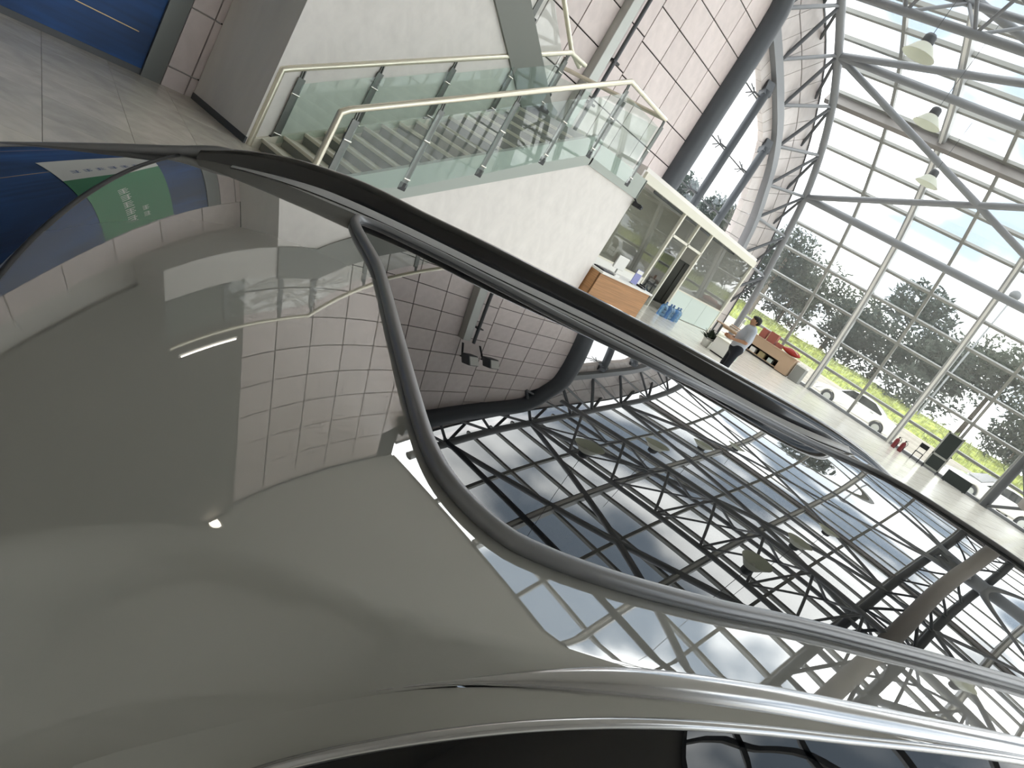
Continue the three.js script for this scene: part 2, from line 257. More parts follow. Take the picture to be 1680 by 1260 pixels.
// arched end window
const winTop = [[-27.5, 3.3], [-27.0, 4.46], [-26.4, 5.26], [-25.7, 6.11], [-25, 6.8], [-23.5, 7.39], [-22, 7.99], [-21, 8.3]];
const winMid = [[-28.6, 3.3], [-28.0, 4.6], [-27.3, 5.5], [-26.5, 6.4], [-25.2, 7.25], [-23.8, 7.85], [-22.2, 8.4], [-21, 8.75]];
{
  const w = struct('window_1', 'arched end window with steel posts and spider fittings', 'window');
  const WT = z => interp(winTop, z), rows = [3.3, 4.0, 5.67, 7.5, 9], cols = [-20.9, -22.75, -25.2, -27.5];
  for (let c = 0; c < 3; c++) for (let r = 0; r < 4; r++) {
    const z0 = cols[c], z1 = cols[c + 1], n = 6, pts = []; if (Math.max(WT(z0), WT(z1)) < rows[r] + 0.05) continue;
    const tops = []; for (let k = 0; k <= n; k++) { const z = z0 + (z1 - z0) * k / n; tops.push([z, Math.max(rows[r], Math.min(rows[r + 1], WT(z)))]); }
    const sh = new THREE.Shape([[z0 - 0.006, rows[r] + 0.006], ...tops.map(([z, y]) => [z, Math.max(rows[r] + 0.006, y - 0.006)]), [z1 + 0.006, rows[r] + 0.006]].map(([z, y]) => new THREE.Vector2(-z, y)));
    const g = new THREE.ShapeGeometry(sh); g.rotateY(Math.PI / 2); g.translate(XG - 0.12, 0, 0); part('pane', g, M.paneClear, w);
  }
  for (const z of [-22.75, -25.2]) part('window_post', [rod(V3(XG + 0.25, 3.2, z), V3(XG + 0.25, WT(z) + 0.1, z), 0.15, 14), bar(V3(XG + 0.25, WT(z) - 0.1, z), V3(XG + 0.1, WT(z) + 0.35, z - 0.1), 0.3, 0.3)], M.tubeGrey, w);
  for (const y of [4.0, 5.67, 7.5]) { let zEnd = -21.2; while (WT(zEnd - 0.1) > y && zEnd > -27.4) zEnd -= 0.1; part('tie_rod', rod(V3(XG - 0.05, y, -20.9), V3(XG - 0.05, y, zEnd), 0.028), M.steelDark, w);
    for (const z of [-22.35, -24.85]) if (z > zEnd) part('spider_fitting', [[1, 1], [1, -1], [-1, 1], [-1, -1]].map(([a, b]) => rod(V3(XG + 0.08, y, z), V3(XG - 0.1, y + a * 0.16, z + b * 0.16), 0.022, 6)).concat([rod(V3(XG + 0.08, y, z), V3(XG + 0.2, y, z - 0.3), 0.035, 6)]), M.steelDark, w); }
  part('sill_beam', bx(XG - 0.2, XG + 0.05, 3.18, 3.32, -29.5, -20.4), M.steelDark, w);
  // reveal panels and arched beam beside the window
  const a = crSample(winTop, 18), b = crSample(winMid, 18);
  for (let i = 0; i < 18; i++) { const e = 0.02, L = (p, q, t) => [p[0] + (q[0] - p[0]) * t, p[1] + (q[1] - p[1]) * t]; part('reveal_panel', slabZY([L(a[i], a[i + 1], e), L(a[i], a[i + 1], 1 - e), L(b[i], b[i + 1], 1 - e), L(b[i], b[i + 1], e)], XG - 0.15, XG + 0.08), M.panel[i % 2], w); }
  const mid = b.map((p, i) => p), out = crSample([[-29.55, 3.3], [-28.9, 4.8], [-28, 5.75], [-27.05, 6.64], [-25.6, 7.55], [-24.1, 8.14], [-22.4, 8.73], [-21, 9.15]], 18);
  const cen = mid.map((p, i) => [(p[0] + out[i][0]) / 2, (p[1] + out[i][1]) / 2]);
  part('arch_beam', sweepRect(cen, XG + 0.1, 0.36, 0.36), M.steel, w);
  // big tube that frames the tiled wall
  part('frame_tube', tube([V3(XG + 0.12, 3.3, -20.7), V3(XG + 0.12, 6, -20.7), V3(XG + 0.12, 8.9, -20.7), V3(XG + 0.12, 9.5, -20.6), V3(XG + 0.12, 10.3, -20.05), V3(XG + 0.12, 11.0, -19.45), V3(XG + 0.12, 11.25, -18.9), V3(XG + 0.12, 11.74, -16), V3(XG + 0.12, 12.25, -12.7)], 0.35, 16, 60), M.tubeGrey, w);
}
// the vault itself
{
  const w = struct('window_2', 'curved glass wall and roof of the hall on a steel grid', 'window');
  const gl = offset(prof, 0.2);
  const main = new Set([2, 4, 6, 8, 10, 12]);
  for (let i = 0; i < XM.length; i++) { const big = main.has(i), bw = big ? 0.24 : 0.12; if (i === 0) continue; part(big ? 'rib' : 'mullion', sweepRect(big ? prof : offset(prof, 0.1), XM[i], bw, big ? 0.3 : 0.14), big ? M.ribLight : M.purlin, w); if (big) part('rib_web', sweepRect(offset(prof, -0.17), XM[i], 0.09, 0.06), M.white, w); }
  for (let r = 0; r <= NR; r++) { const [z, y] = offset(prof, 0.1)[r]; const a = prof[Math.max(0, r - 1)], b = prof[Math.min(NR, r + 1)]; const up = V3(0, b[1] - a[1], b[0] - a[0]).normalize(); part('purlin', bar(V3(XM[0] + 0.1, y, z), V3(XR, y, z), r === 0 ? 0.2 : 0.15, r === 0 ? 0.2 : 0.11, up), M.purlin, w); }
  for (let i = 0; i + 1 < XM.length; i++) for (let r = 0; r < NR; r++) { const [z0, y0] = gl[r], [z1, y1] = gl[r + 1]; part('pane', quad(V3(XM[i] + 0.015, y0, z0), V3(XM[i + 1] - 0.015, y0, z0), V3(XM[i + 1] - 0.015, y1, z1), V3(XM[i] + 0.015, y1, z1)), M.pane, w); }
  // small knee brackets where purlins meet the end truss
  part('gutter_beam', bar(V3(XM[0] + 0.1, 9.72, -27.75), V3(XR, 9.72, -27.75), 0.42, 0.2, V3(0, 0.5, 0.85)), M.beamWarm, w);
  part('sill', bx(XM[0], XR, 0, 0.12, -34.95, -34.6), M.steel, w);
}

// ------------------------------------------------------------------ roof steel
const nodesG = [[-13.2, 13.45], [-15.03, 13.1], [-17.39, 12.55], [-19.65, 12.05], [-22.06, 11.45], [-23.3, 11.05], [-25.34, 10.37], [-27.55, 9.43], [-29.45, 8.14], [-30.8, 6.72], [-31.68, 5.05], [-32.5, 3.2], [-33.05, 1.5], [-33.3, 0]];
const chordX = -10.9;
{
  const t = thing('arch_truss', 'grey steel arch truss standing along the left end wall under the vault', 'truss');
  part('chord', tube(nodesG.map(([z, y]) => V3(chordX, y, z)), 0.15, 12, 90), M.steel, t);
  const ends = [[-12.9, 12.2], [-14.6, 11.9], [-16.6, 11.6], [-19.1, 10.3], [-20.96, 9.52], [-22.9, 8.85], [-24.9, 8.12], [-26.6, 7.2], [-27.9, 6.05], [-28.9, 4.9], [-29.5, 3.3], [-29.9, 1.4]];
  const backs = [[-14.6, 13.0], [-16.4, 12.5], [-18.8, 12.0], [-21, 11.45], [-23.2, 10.9], [-24.45, 10.35], [-26.93, 9.3], [-28.4, 7.95], [-29.77, 6.5], [-30.8, 5.2], [-31.6, 3.4], [-32, 1.5]];
  for (let i = 1; i < 12; i++) {
    const n = V3(chordX, nodesG[i][1], nodesG[i][0]); const j = Math.min(i, ends.length - 1);
    part('strut', rod(n, V3(XG, ends[j - 1 < 0 ? 0 : j - 1][1], ends[j - 1][0]), 0.065), M.steel, t);
    part('strut', rod(n, V3(XG, ends[j][1], ends[j][0]), 0.065), M.steelDark, t);
    part('stub', rod(n, V3(XG, backs[Math.min(i, 11)][1], backs[Math.min(i, 11)][0]), 0.06), M.steelDark, t);
  }
}
const outC = offset(prof, -0.42), inC = offset(prof, -1.75);
function triTruss(x, label) {
  const t = thing('arch_truss', label, 'truss');
  part('outer_chord', tube(outC.map(([z, y]) => V3(x - 1, y, z)), 0.16, 12, 90), M.steelDark, t);
  part('outer_chord', tube(outC.map(([z, y]) => V3(x + 1, y, z)), 0.16, 12, 90), M.steelDark, t);
  part('inner_chord', tube(inC.filter(([z, y]) => y > -0.2).map(([z, y]) => V3(x, Math.max(0, y), z)), 0.3, 14, 90), M.beamWarm, t);
  for (let r = 1; r < NR; r += 2) { const q = Math.min(NR, r + 1), b = V3(x, inC[r][1], inC[r][0]); if (inC[r][1] < 0.3) continue; for (const s of [-1, 1]) for (const k of [r - 1, q]) part('web', rod(b, V3(x + s, Math.max(0.05, outC[k][1]), outC[k][0]), 0.065), M.steelDark, t); }
  for (let r = 2; r < NR; r += 4) part('cross_tie', rod(V3(x - 1, outC[r][1], outC[r][0]), V3(x + 1, outC[r][1], outC[r][0]), 0.06), M.steelDark, t);
  return t;
}
triTruss(2.4, 'three-chord steel arch truss with a thick inner tube, right of the black notice boards');
triTruss(11.5, 'three-chord steel arch truss nearest the glazed right end wall');
function longTruss(label, A, B, C, x0, x1, n) { // A, B upper chords, C lower chord, each [z, y]
  const t = thing('longitudinal_truss', label, 'truss');
  for (const [q, r] of [[A, 0.1], [B, 0.1], [C, 0.12]]) part(q === C ? 'lower_chord' : 'upper_chord', rod(V3(x0, q[1], q[0]), V3(x1, q[1], q[0]), r, 10), M.steel, t);
  const s = (x1 - x0) / n;
  for (let i = 0; i < n; i++) { const c = V3(x0 + (i + 0.5) * s, C[1], C[0]); for (const q of [A, B]) { part('web', rod(c, V3(x0 + i * s, q[1], q[0]), 0.05), M.steel, t); part('web', rod(c, V3(x0 + (i + 1) * s, q[1], q[0]), 0.05), M.steel, t); } part('web', rod(V3(x0 + i * s, A[1], A[0]), V3(x0 + (i + 1) * s, B[1], B[0]), 0.045), M.steel, t); }
}
longTruss('three-chord steel truss running crosswise under the roof above the pendant lamps', [-19.2, 11.78], [-21.3, 11.29], [-20.25, 10.2], -10.6, 13.4, 13);
{
  const t = struct('trim_3', 'steel beams and crossed braces between the arch trusses', 'bracing');
  const beam = (z, y, r, m = M.steel) => part('beam', rod(V3(-10.9, y, z), V3(XR, y, z), r, 10), m, t);
  beam(-30.8, 6.72, 0.15); beam(-25.34, 10.37, 0.13); beam(-15.03, 13.0, 0.12, M.steelDark);
  const N = i => nodesG[i];
  const brace = (xa, i, xb, j, r = 0.12) => part('brace', rod(V3(xa, N(i)[1], N(i)[0]), V3(xb, N(j)[1], N(j)[0]), r, 8), M.steel, t);
  brace(-10.9, 9, 1.4, 6); brace(-10.9, 6, 1.4, 9); brace(-10.9, 6, 1.4, 4); brace(-10.9, 3, 1.4, 6);
  brace(3.4, 9, 10.5, 6); brace(3.4, 6, 10.5, 9); brace(-10.9, 3, 1.4, 1); brace(-10.9, 1, 1.4, 3); brace(3.4, 6, 10.5, 3); brace(3.4, 3, 10.5, 6);
}

// ------------------------------------------------------------------ staircase
{
  const st = thing('staircase', 'two-flight stair with glass balustrades and cream handrails against the left wall', 'staircase');
  const N = 17, z0 = -6.3, dz = 5.25 / N, dy = 2.86 / N;
  const ys = z => 0.12 + (-6.3 - z) * 0.5448; // line of the nosings, flight one
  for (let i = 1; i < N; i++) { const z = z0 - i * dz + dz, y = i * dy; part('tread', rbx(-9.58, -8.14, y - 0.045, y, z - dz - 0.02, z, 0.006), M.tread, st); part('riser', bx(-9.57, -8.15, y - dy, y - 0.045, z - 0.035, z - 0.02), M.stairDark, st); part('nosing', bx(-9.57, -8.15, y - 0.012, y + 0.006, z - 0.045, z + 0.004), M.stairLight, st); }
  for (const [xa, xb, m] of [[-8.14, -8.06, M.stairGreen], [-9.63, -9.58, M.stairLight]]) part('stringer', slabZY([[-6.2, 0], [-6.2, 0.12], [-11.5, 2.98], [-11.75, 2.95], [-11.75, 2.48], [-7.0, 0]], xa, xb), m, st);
  part('landing', [bx(-11.35, -8.1, 2.62, 2.86, -13.9, -11.5)], M.stairGreen, st);
  part('landing_edge', [bx(-8.12, -8.06, 2.45, 2.9, -13.94, -11.7), bx(-11.3, -8.06, 2.45, 2.9, -13.96, -13.9)], M.stairGreen, st);
  // flight two, climbing back towards the gallery
  const N2 = 15, ez = 4.4 / N2, ey = 2.86 / N2;
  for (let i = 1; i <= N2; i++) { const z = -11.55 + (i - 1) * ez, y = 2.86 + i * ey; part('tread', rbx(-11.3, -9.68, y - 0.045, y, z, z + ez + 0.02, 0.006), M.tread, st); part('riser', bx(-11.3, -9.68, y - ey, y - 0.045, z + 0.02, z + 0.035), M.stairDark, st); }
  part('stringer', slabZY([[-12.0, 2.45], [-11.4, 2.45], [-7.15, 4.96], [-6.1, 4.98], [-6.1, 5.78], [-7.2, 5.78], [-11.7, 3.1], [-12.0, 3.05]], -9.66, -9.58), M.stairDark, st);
  // balustrades
  function balustrade(x, path, posts, side, foot) { // path: [z, y] of the handrail, posts: z list
    const r = new THREE.Group(); r.name = 'balustrade'; st.add(r);
    const Y = z => { const s = path.slice().sort((a, b) => a[0] - b[0]); return interp(s, z); };
    const pts = path.map(([z, y]) => V3(x, y, z));
    part('handrail', polyTube(foot ? [V3(x, 0, path[0][0]), ...pts] : pts, 0.048, 12), M.railCream, r);
    posts.forEach(([z, yb]) => { const yt = Y(z); part('post', [bx(x - 0.012 + side * 0.03, x + 0.012 + side * 0.03, yb, yt - 0.16, z - 0.06, z + 0.06), rod(V3(x + side * 0.02, yt - 0.2, z + 0.02), V3(x, yt, z + 0.02), 0.016, 6), rod(V3(x + side * 0.02, yt - 0.2, z - 0.02), V3(x, yt, z - 0.02), 0.016, 6)], M.postDark, r); part('bracket', [rbx(x - 0.02, x + 0.045, yb - 0.07, yb + 0.06, z - 0.085, z + 0.085, 0.01)], M.black, r); for (const h of [0.12, 0.75]) part('clamp', [rod(V3(x + side * 0.05, yb + h, z - 0.065), V3(x + side * 0.05, yb + h, z + 0.065), 0.014, 8)], M.chrome, r); });
    for (let i = 0; i + 1 < posts.length; i++) { const [za, ya] = posts[i], [zb, yb] = posts[i + 1]; const g = quad(V3(x + side * 0.055, ya - 0.02, za + Math.sign(zb - za) * 0.03), V3(x + side * 0.055, yb - 0.02, zb - Math.sign(zb - za) * 0.03), V3(x + side * 0.055, Y(zb) - 0.22, zb - Math.sign(zb - za) * 0.03), V3(x + side * 0.055, Y(za) - 0.22, za + Math.sign(zb - za) * 0.03)); part('glass_panel', g, M.greenGlass, r); }
    return r;
  }
  const lo = z => ys(z) - 0.3;
  balustrade(-8.1, [[-6.2, 1.16], [-6.3, 1.24], [-11.57, 4.09], [-13.3, 4.06]], [[-6.45, 0.12], [-7.74, 0.62], [-9.1, 1.34], [-10.4, 2.05], [-11.55, 2.62], [-13.29, 2.62]], 1, true);
  balustrade(-9.63, [[-6.18, 1.18], [-6.28, 1.24], [-11.5, 4.07], [-12.07, 4.08]], [[-6.5, 0.2], [-7.7, 0.85], [-9.0, 1.55], [-10.3, 2.26], [-11.45, 2.9]], 1, true);
  balustrade(-9.72, [[-12.05, 4.0], [-11.6, 4.12], [-7.1, 6.86], [-6.2, 6.9], [-3.6, 6.9]], [[-11.6, 3.2], [-10.2, 4.02], [-8.7, 4.92], [-7.2, 5.8], [-6.3, 5.74], [-4.9, 5.72], [-3.6, 5.72]], -1, false);
  balustrade(-8.16, [[-13.3, 4.06], [-13.36, 4.06]], [], 1, false);
  { const r = new THREE.Group(); r.name = 'balustrade'; st.add(r); part('handrail', polyTube([V3(-8.1, 4.06, -13.3), V3(-11.2, 4.06, -13.3)], 0.048, 12), M.railCream, r); for (const x of [-9.2, -10.3, -11.1]) part('post', bx(x - 0.04, x + 0.04, 2.86, 4.0, -13.32, -13.29), M.postDark, r); for (const [a, b] of [[-8.15, -9.15], [-9.25, -10.25], [-10.35, -11.05]]) part('glass_panel', quad(V3(a, 2.95, -13.27), V3(b, 2.95, -13.27), V3(b, 3.85, -13.27), V3(a, 3.85, -13.27)), M.greenGlass, r); }
}
{
  const c = thing('wall_camera', 'small black camera under the outer corner of the stair landing', 'camera');
  part('housing', rbx(-8.05, -7.83, 2.3, 2.4, -14.0, -13.88, 0.015), M.black, c); part('arm', rod(V3(-8.1, 2.47, -13.9), V3(-7.97, 2.38, -13.94), 0.02, 8), M.black, c); part('lens', new THREE.CylinderGeometry(0.035, 0.035, 0.02, 12).rotateZ(Math.PI / 2).translate(-7.82, 2.35, -13.94), M.screen, c);
}
{ // rainwater duct, pipe and floodlights on the tiled wall
  const p = thing('wall_duct', 'pale square duct with a thin dark pipe beside it on the tiled wall', 'duct');
  part('duct', rbx(XG, XG + 0.24, 0.0, 7.9, -14.72, -14.36, 0.02), M.alu, p);
  part('pipe', rod(V3(XG + 0.16, 3.0, -15.0), V3(XG + 0.16, 8.0, -15.0), 0.055, 10), M.steelDark, p);
  for (const y of [3.9, 5.0, 7.2]) part('clip', rbx(XG, XG + 0.2, y - 0.03, y + 0.03, -15.2, -14.9, 0.01), M.black, p);
  const f = (z, l, t) => { const g = thing('floodlight', l, 'floodlight', 'floodlights on the tiled wall'); const h = part('housing', [rbx(-0.05, 0.28, -0.22, 0.22, -0.24, 0.24, 0.03)], M.steelDark, g); part('lens', rbx(0.28, 0.31, -0.18, 0.18, -0.2, 0.2, 0.01), M.white, g); part('bracket', [bar(V3(-0.3, 0, 0), V3(-0.05, 0, 0), 0.05, 0.05), bar(V3(-0.22, 0, 0), V3(-0.22, -0.6, t), 0.05, 0.05)], M.black, g); g.position.set(XG + 0.5, 8.6, z); g.rotation.z = -0.35; g.rotation.y = 0; };
  f(-14.5, 'dark floodlight above the duct, the one nearer the stair', -0.1); f(-15.55, 'dark floodlight above the duct, the one nearer the window', 0.1);
}
// hanging banner on the blue wall (flat print)
{
  const b = thing('banner', 'tall green and white banner hanging on the blue wall', 'banner');
  part('cloth', bx(XG + 0.01, XG + 0.022, 1.45, 4.18, -4.46, -3.02), std(0x4f8f6b, 0.6), b);
  part('white_field', bx(XG + 0.022, XG + 0.024, 1.45, 2.3, -4.46, -3.02), M.white, b);
  part('hem_rod', rod(V3(XG + 0.02, 4.18, -4.48), V3(XG + 0.02, 4.18, -3.0), 0.012), M.alu, b);
  const mark = (zc, yc, s, mat, k) => { const g = []; for (let i = 0; i < 4; i++) { g.push(bx(XG + 0.0225, XG + 0.0255, yc - s / 2 + i * s / 3.4, yc - s / 2 + i * s / 3.4 + s * 0.11, zc - s / 2 * (0.7 + 0.3 * ((i + k) % 2)), zc + s / 2)); } g.push(bx(XG + 0.0225, XG + 0.0255, yc - s / 2, yc + s / 2, zc - s * 0.06 + (k % 3 - 1) * s * 0.2, zc + s * 0.06 + (k % 3 - 1) * s * 0.2)); part('print', g, mat, b); };
  for (let k = 0; k < 5; k++) mark(-3.62, 3.86 - k * 0.25, 0.19, M.white, k);
  for (let k = 0; k < 2; k++) mark(-3.92, 3.86 - k * 0.2, 0.13, M.white, k);
  for (let k = 0; k < 6; k++) mark(-3.3 - k * 0.17, 2.02, 0.11, M.jugCap, k);
}
{ // strip lamp on the upper wall
  const l = thing('strip_lamp', 'slim white strip lamp high on the upper gallery wall', 'lamp');
  part('lamp_housing', rbx(XG + 0.25, XG + 0.31, 7.95, 8.05, -5.9, -4.3, 0.01), M.white, l);
  part('lamp_tube', rod(V3(XG + 0.33, 8.0, -5.85), V3(XG + 0.33, 8.0, -4.35), 0.018, 8), std(0xffffff, 0.4, { emissive: 0xfff6e8, emissiveIntensity: 0.5 }), l);
  RectAreaLightUniformsLib.init(); const p = new THREE.RectAreaLight(0xfff6e8, 1.5, 1.5, 0.04); p.position.set(XG + 0.36, 8.0, -5.1); p.lookAt(0, 8.0, -5.1); scene.add(p);
}

{
  const l = thing('ceiling_lamp', 'small round white lamp on the solid ceiling near the left wall', 'lamp');
  part('lamp_ring', new THREE.CylinderGeometry(0.22, 0.24, 0.08, 24).translate(-10.9, 13.76, -5.4), M.white, l);
  part('lamp_disc', new THREE.CylinderGeometry(0.18, 0.18, 0.02, 24).translate(-10.9, 13.71, -5.4), std(0xffffff, 0.5, { emissive: 0xfff4e0, emissiveIntensity: 0.9 }), l);
  const p = new THREE.RectAreaLight(0xfff4e0, 1.5, 0.3, 0.3); p.position.set(-10.9, 13.68, -5.4); p.lookAt(-10.9, 0, -5.4); scene.add(p);
}
// ------------------------------------------------------------------ office behind its glazed front
{
  const w = struct('wall_office', 'cream framed glass office front below the arched window', 'partition');
  const x = -10.4, fr = (z, y0, y1, t = 0.045) => bx(x - 0.05, x + 0.05, y0, y1, z - t, z + t);
  part('head_beam', bx(x - 0.08, x + 0.08, 3.14, 3.38, -29.0, -17.65), M.frameCream, w);
  for (const [z, t] of [[-17.7, 0.05], [-21.13, 0.05], [-22.5, 0.04], [-23.85, 0.05], [-28.93, 0.06]]) part('frame_post', fr(z, 0, 3.14, t), M.frameCream, w);
  part('transom', bx(x - 0.05, x + 0.05, 2.36, 2.44, -23.85, -21.13), M.frameCream, w);
  part('frame_rail', bx(x - 0.04, x + 0.04, 0.74, 0.79, -21.13, -17.7), M.frameCream, w);
  part('frame_rail', bx(x - 0.04, x + 0.04, 0.95, 0.99, -28.93, -23.85), M.frameCream, w);
  part('low_panel', bx(x - 0.02, x + 0.02, 0, 0.74, -21.1, -17.75), M.white, w);
  for (let k = 0; k < 3; k++) part('frosted_panel', bx(x - 0.015, x + 0.015, 0.02, 0.95, -28.87 + k * 1.66, -28.87 + k * 1.66 + 1.64), M.frost, w);
  const pane = (za, zb, y0, y1) => part('pane', quad(V3(x, y0, za), V3(x, y0, zb), V3(x, y1, zb), V3(x, y1, za)), M.paneClear, w);
  pane(-17.75, -21.08, 0.79, 3.14); pane(-21.18, -22.46, 2.44, 3.14); pane(-22.54, -23.8, 2.44, 3.14); pane(-21.18, -22.46, 0.05, 2.36); pane(-23.9, -28.87, 0.99, 3.14);
  // room behind
  const olive = std(0xb3ae9b, 0.8);
  part('room_ceiling', bx(-14.4, x, 3.38, 3.5, -29.0, -17.65), M.wallWhite, w);
  part('room_back_wall', bx(-14.4, -14.2, 0, 3.4, -29.0, -17.65), olive, w);
  part('room_side_wall', [bx(-14.4, x, 0, 3.4, -29.1, -29.0), bx(-14.4, x, 0, 3.4, -17.65, -17.55)], M.wallWhite, w);
  part('room_floor', bx(-14.4, -14.1, -0.25, 0, -29.1, -17.5), M.floorField, w);
  const d = thing('office_cabinet', 'dark cabinet seen through the open office doorway', 'cabinet');
  part('body', rbx(-12.6, -12.0, 0.06, 1.9, -27.6, -25.9, 0.01), std(0x2b2a24, 0.6), d); part('plinth', bx(-12.55, -12.05, 0, 0.06, -27.55, -25.95), M.black, d); for (const z of [-26.35, -27.15]) part('door', rbx(-12.0, -11.97, 0.1, 1.86, z - 0.33, z + 0.33, 0.005), std(0x34332c, 0.5), d);
}
{ // reception desk
  const d = thing('reception_desk', 'orange wood reception desk with white top beside the white stair wall', 'desk');
  part('front_panel', bx(-7.86, -7.82, 0.03, 0.72, -16.75, -13.98), M.woodOrange, d); part('side_panel', bx(-8.5, -7.84, 0.03, 0.72, -16.75, -16.71), M.woodOrange, d); part('side_panel', bx(-8.5, -7.84, 0.03, 0.72, -14.02, -13.98), M.woodOrange, d);
  part('worktop', rbx(-8.6, -7.78, 0.72, 0.77, -16.82, -13.96, 0.008), M.white, d); part('plinth', bx(-8.45, -7.9, 0, 0.04, -16.7, -14.05), M.black, d); part('back_leg', [bx(-8.55, -8.5, 0, 0.72, -16.7, -16.65), bx(-8.55, -8.5, 0, 0.72, -14.1, -14.05)], M.alu, d);
  const k = thing('keyboard_tray', 'dark flat keyboard on the left end of the reception desk', 'keyboard'); part('tray', rbx(-8.2, -7.9, 0.77, 0.8, -14.7, -14.15, 0.008), M.black, k); part('keys', bx(-8.17, -7.93, 0.8, 0.808, -14.66, -14.19), M.steelDark, k);
  const m = thing('monitor', 'thin white-backed monitor standing on the reception desk', 'monitor'); part('screen_back', rbx(-8.22, -8.18, 0.92, 1.24, -15.5, -14.95, 0.01), M.white, m); part('screen', bx(-8.235, -8.22, 0.94, 1.22, -15.48, -14.97), M.screen, m); part('stand', [rod(V3(-8.2, 0.78, -15.22), V3(-8.2, 0.95, -15.22), 0.02), rbx(-8.3, -8.1, 0.77, 0.785, -15.35, -15.1, 0.005)], M.alu, m);
  const c = thing('desk_sign', 'purple and white card stand on the reception desk', 'sign'); part('card', rbx(-8.0, -7.985, 0.79, 1.16, -16.1, -15.75, 0.003), std(0x8c8fc0, 0.6), c); part('header', bx(-7.985, -7.982, 1.06, 1.15, -16.09, -15.76), M.white, c); part('foot', bx(-8.05, -7.93, 0.77, 0.79, -16.05, -15.8), M.alu, c);
  const p = thing('phone', 'small black desk phone at the right end of the reception desk', 'telephone'); part('base', rbx(-8.12, -7.9, 0.77, 0.82, -16.55, -16.33, 0.015), M.black, p); part('handset', [rbx(-8.11, -7.91, 0.82, 0.86, -16.53, -16.47, 0.015)], M.black, p); part('keypad', bx(-8.08, -7.94, 0.82, 0.825, -16.44, -16.36), M.alu, p);
  const n = thing('paper_stack', 'low stack of white papers in the middle of the reception desk', 'papers'); part('sheets', rbx(-8.15, -7.92, 0.77, 0.82, -15.0, -14.78, 0.003), M.white, n); part('top_sheet', bx(-8.13, -7.93, 0.82, 0.822, -15.02, -14.8), M.white, n);
}
{ // water bottles on the floor before the office
  const zs = [-22.1, -22.42, -22.74, -23.06, -23.38], order = ['first', 'second', 'third', 'fourth', 'fifth'];
  zs.forEach((z, i) => { const j = thing('water_bottle', `large blue water bottle, ${order[i]} of the row by the office door from the desk`, 'bottle', 'water bottles by the office');
    part('body', new THREE.LatheGeometry([[0, 0], [0.125, 0], [0.135, 0.02], [0.135, 0.1], [0.125, 0.115], [0.135, 0.13], [0.135, 0.22], [0.125, 0.235], [0.135, 0.25], [0.135, 0.33], [0.1, 0.4], [0.035, 0.44], [0.03, 0.49]].map(([r, y]) => new THREE.Vector2(r, y)), 20), M.jug, j); part('cap', new THREE.CylinderGeometry(0.032, 0.032, 0.03, 12).translate(0, 0.5, 0), M.jugCap, j); j.position.set(-9.62 + (i % 2) * 0.04, 0, z); });
}
{ // plant and low cabinet
  const p = thing('potted_plant', 'dark bushy potted plant on the floor beyond the car roof', 'plant');
  part('pot', new THREE.LatheGeometry([[0, 0], [0.12, 0], [0.15, 0.24], [0.165, 0.24], [0.165, 0.27], [0.14, 0.27], [0.135, 0.24]].map(([r, y]) => new THREE.Vector2(r, y)), 18), M.white, p); part('soil', new THREE.CylinderGeometry(0.136, 0.136, 0.02, 16).translate(0, 0.235, 0), M.bark, p);
  const lg = []; for (let i = 0; i < 90; i++) { const a = rr(0, 6.28), e = rr(0.1, 1.4), L = rr(0.18, 0.36), d = V3(Math.cos(a) * Math.cos(e), Math.sin(e), Math.sin(a) * Math.cos(e)), s = d.clone().cross(V3(0, 1, 0)).normalize().multiplyScalar(0.035), b = V3(0, 0.25, 0).addScaledVector(d, 0.06), t = b.clone().addScaledVector(d, L), m = b.clone().lerp(t, 0.5); m.y += 0.02; lg.push(quad(b, m.clone().sub(s), t, m.clone().add(s))); } part('foliage', lg, std(0x26311f, 0.7, { side: THREE.DoubleSide }), p); p.position.set(-7.75, 0, -22.1);
  const c = thing('low_cabinet', 'low white cabinet with four square doors behind the person', 'cabinet');
  part('body', rbx(-7.5, -6.9, 0.04, 0.5, -23.0, -21.9, 0.01), M.white, c); part('top', rbx(-7.53, -6.87, 0.5, 0.53, -23.03, -21.87, 0.005), M.frameCream, c); part('plinth', bx(-7.45, -6.95, 0, 0.04, -22.95, -21.95), M.black, c);
  for (let a = 0; a < 2; a++) for (let b = 0; b < 2; b++) { const q = part('door', rbx(-6.9, -6.885, 0.07 + a * 0.215, 0.265 + a * 0.215, -22.97 + b * 0.54, -22.46 + b * 0.54, 0.004), M.frost, c); part('knob', new THREE.SphereGeometry(0.014, 8, 6).translate(-6.875, 0.17 + a * 0.215, -22.5 + b * 0.54 - (b ? 0.42 : 0)), M.alu, q); }
}
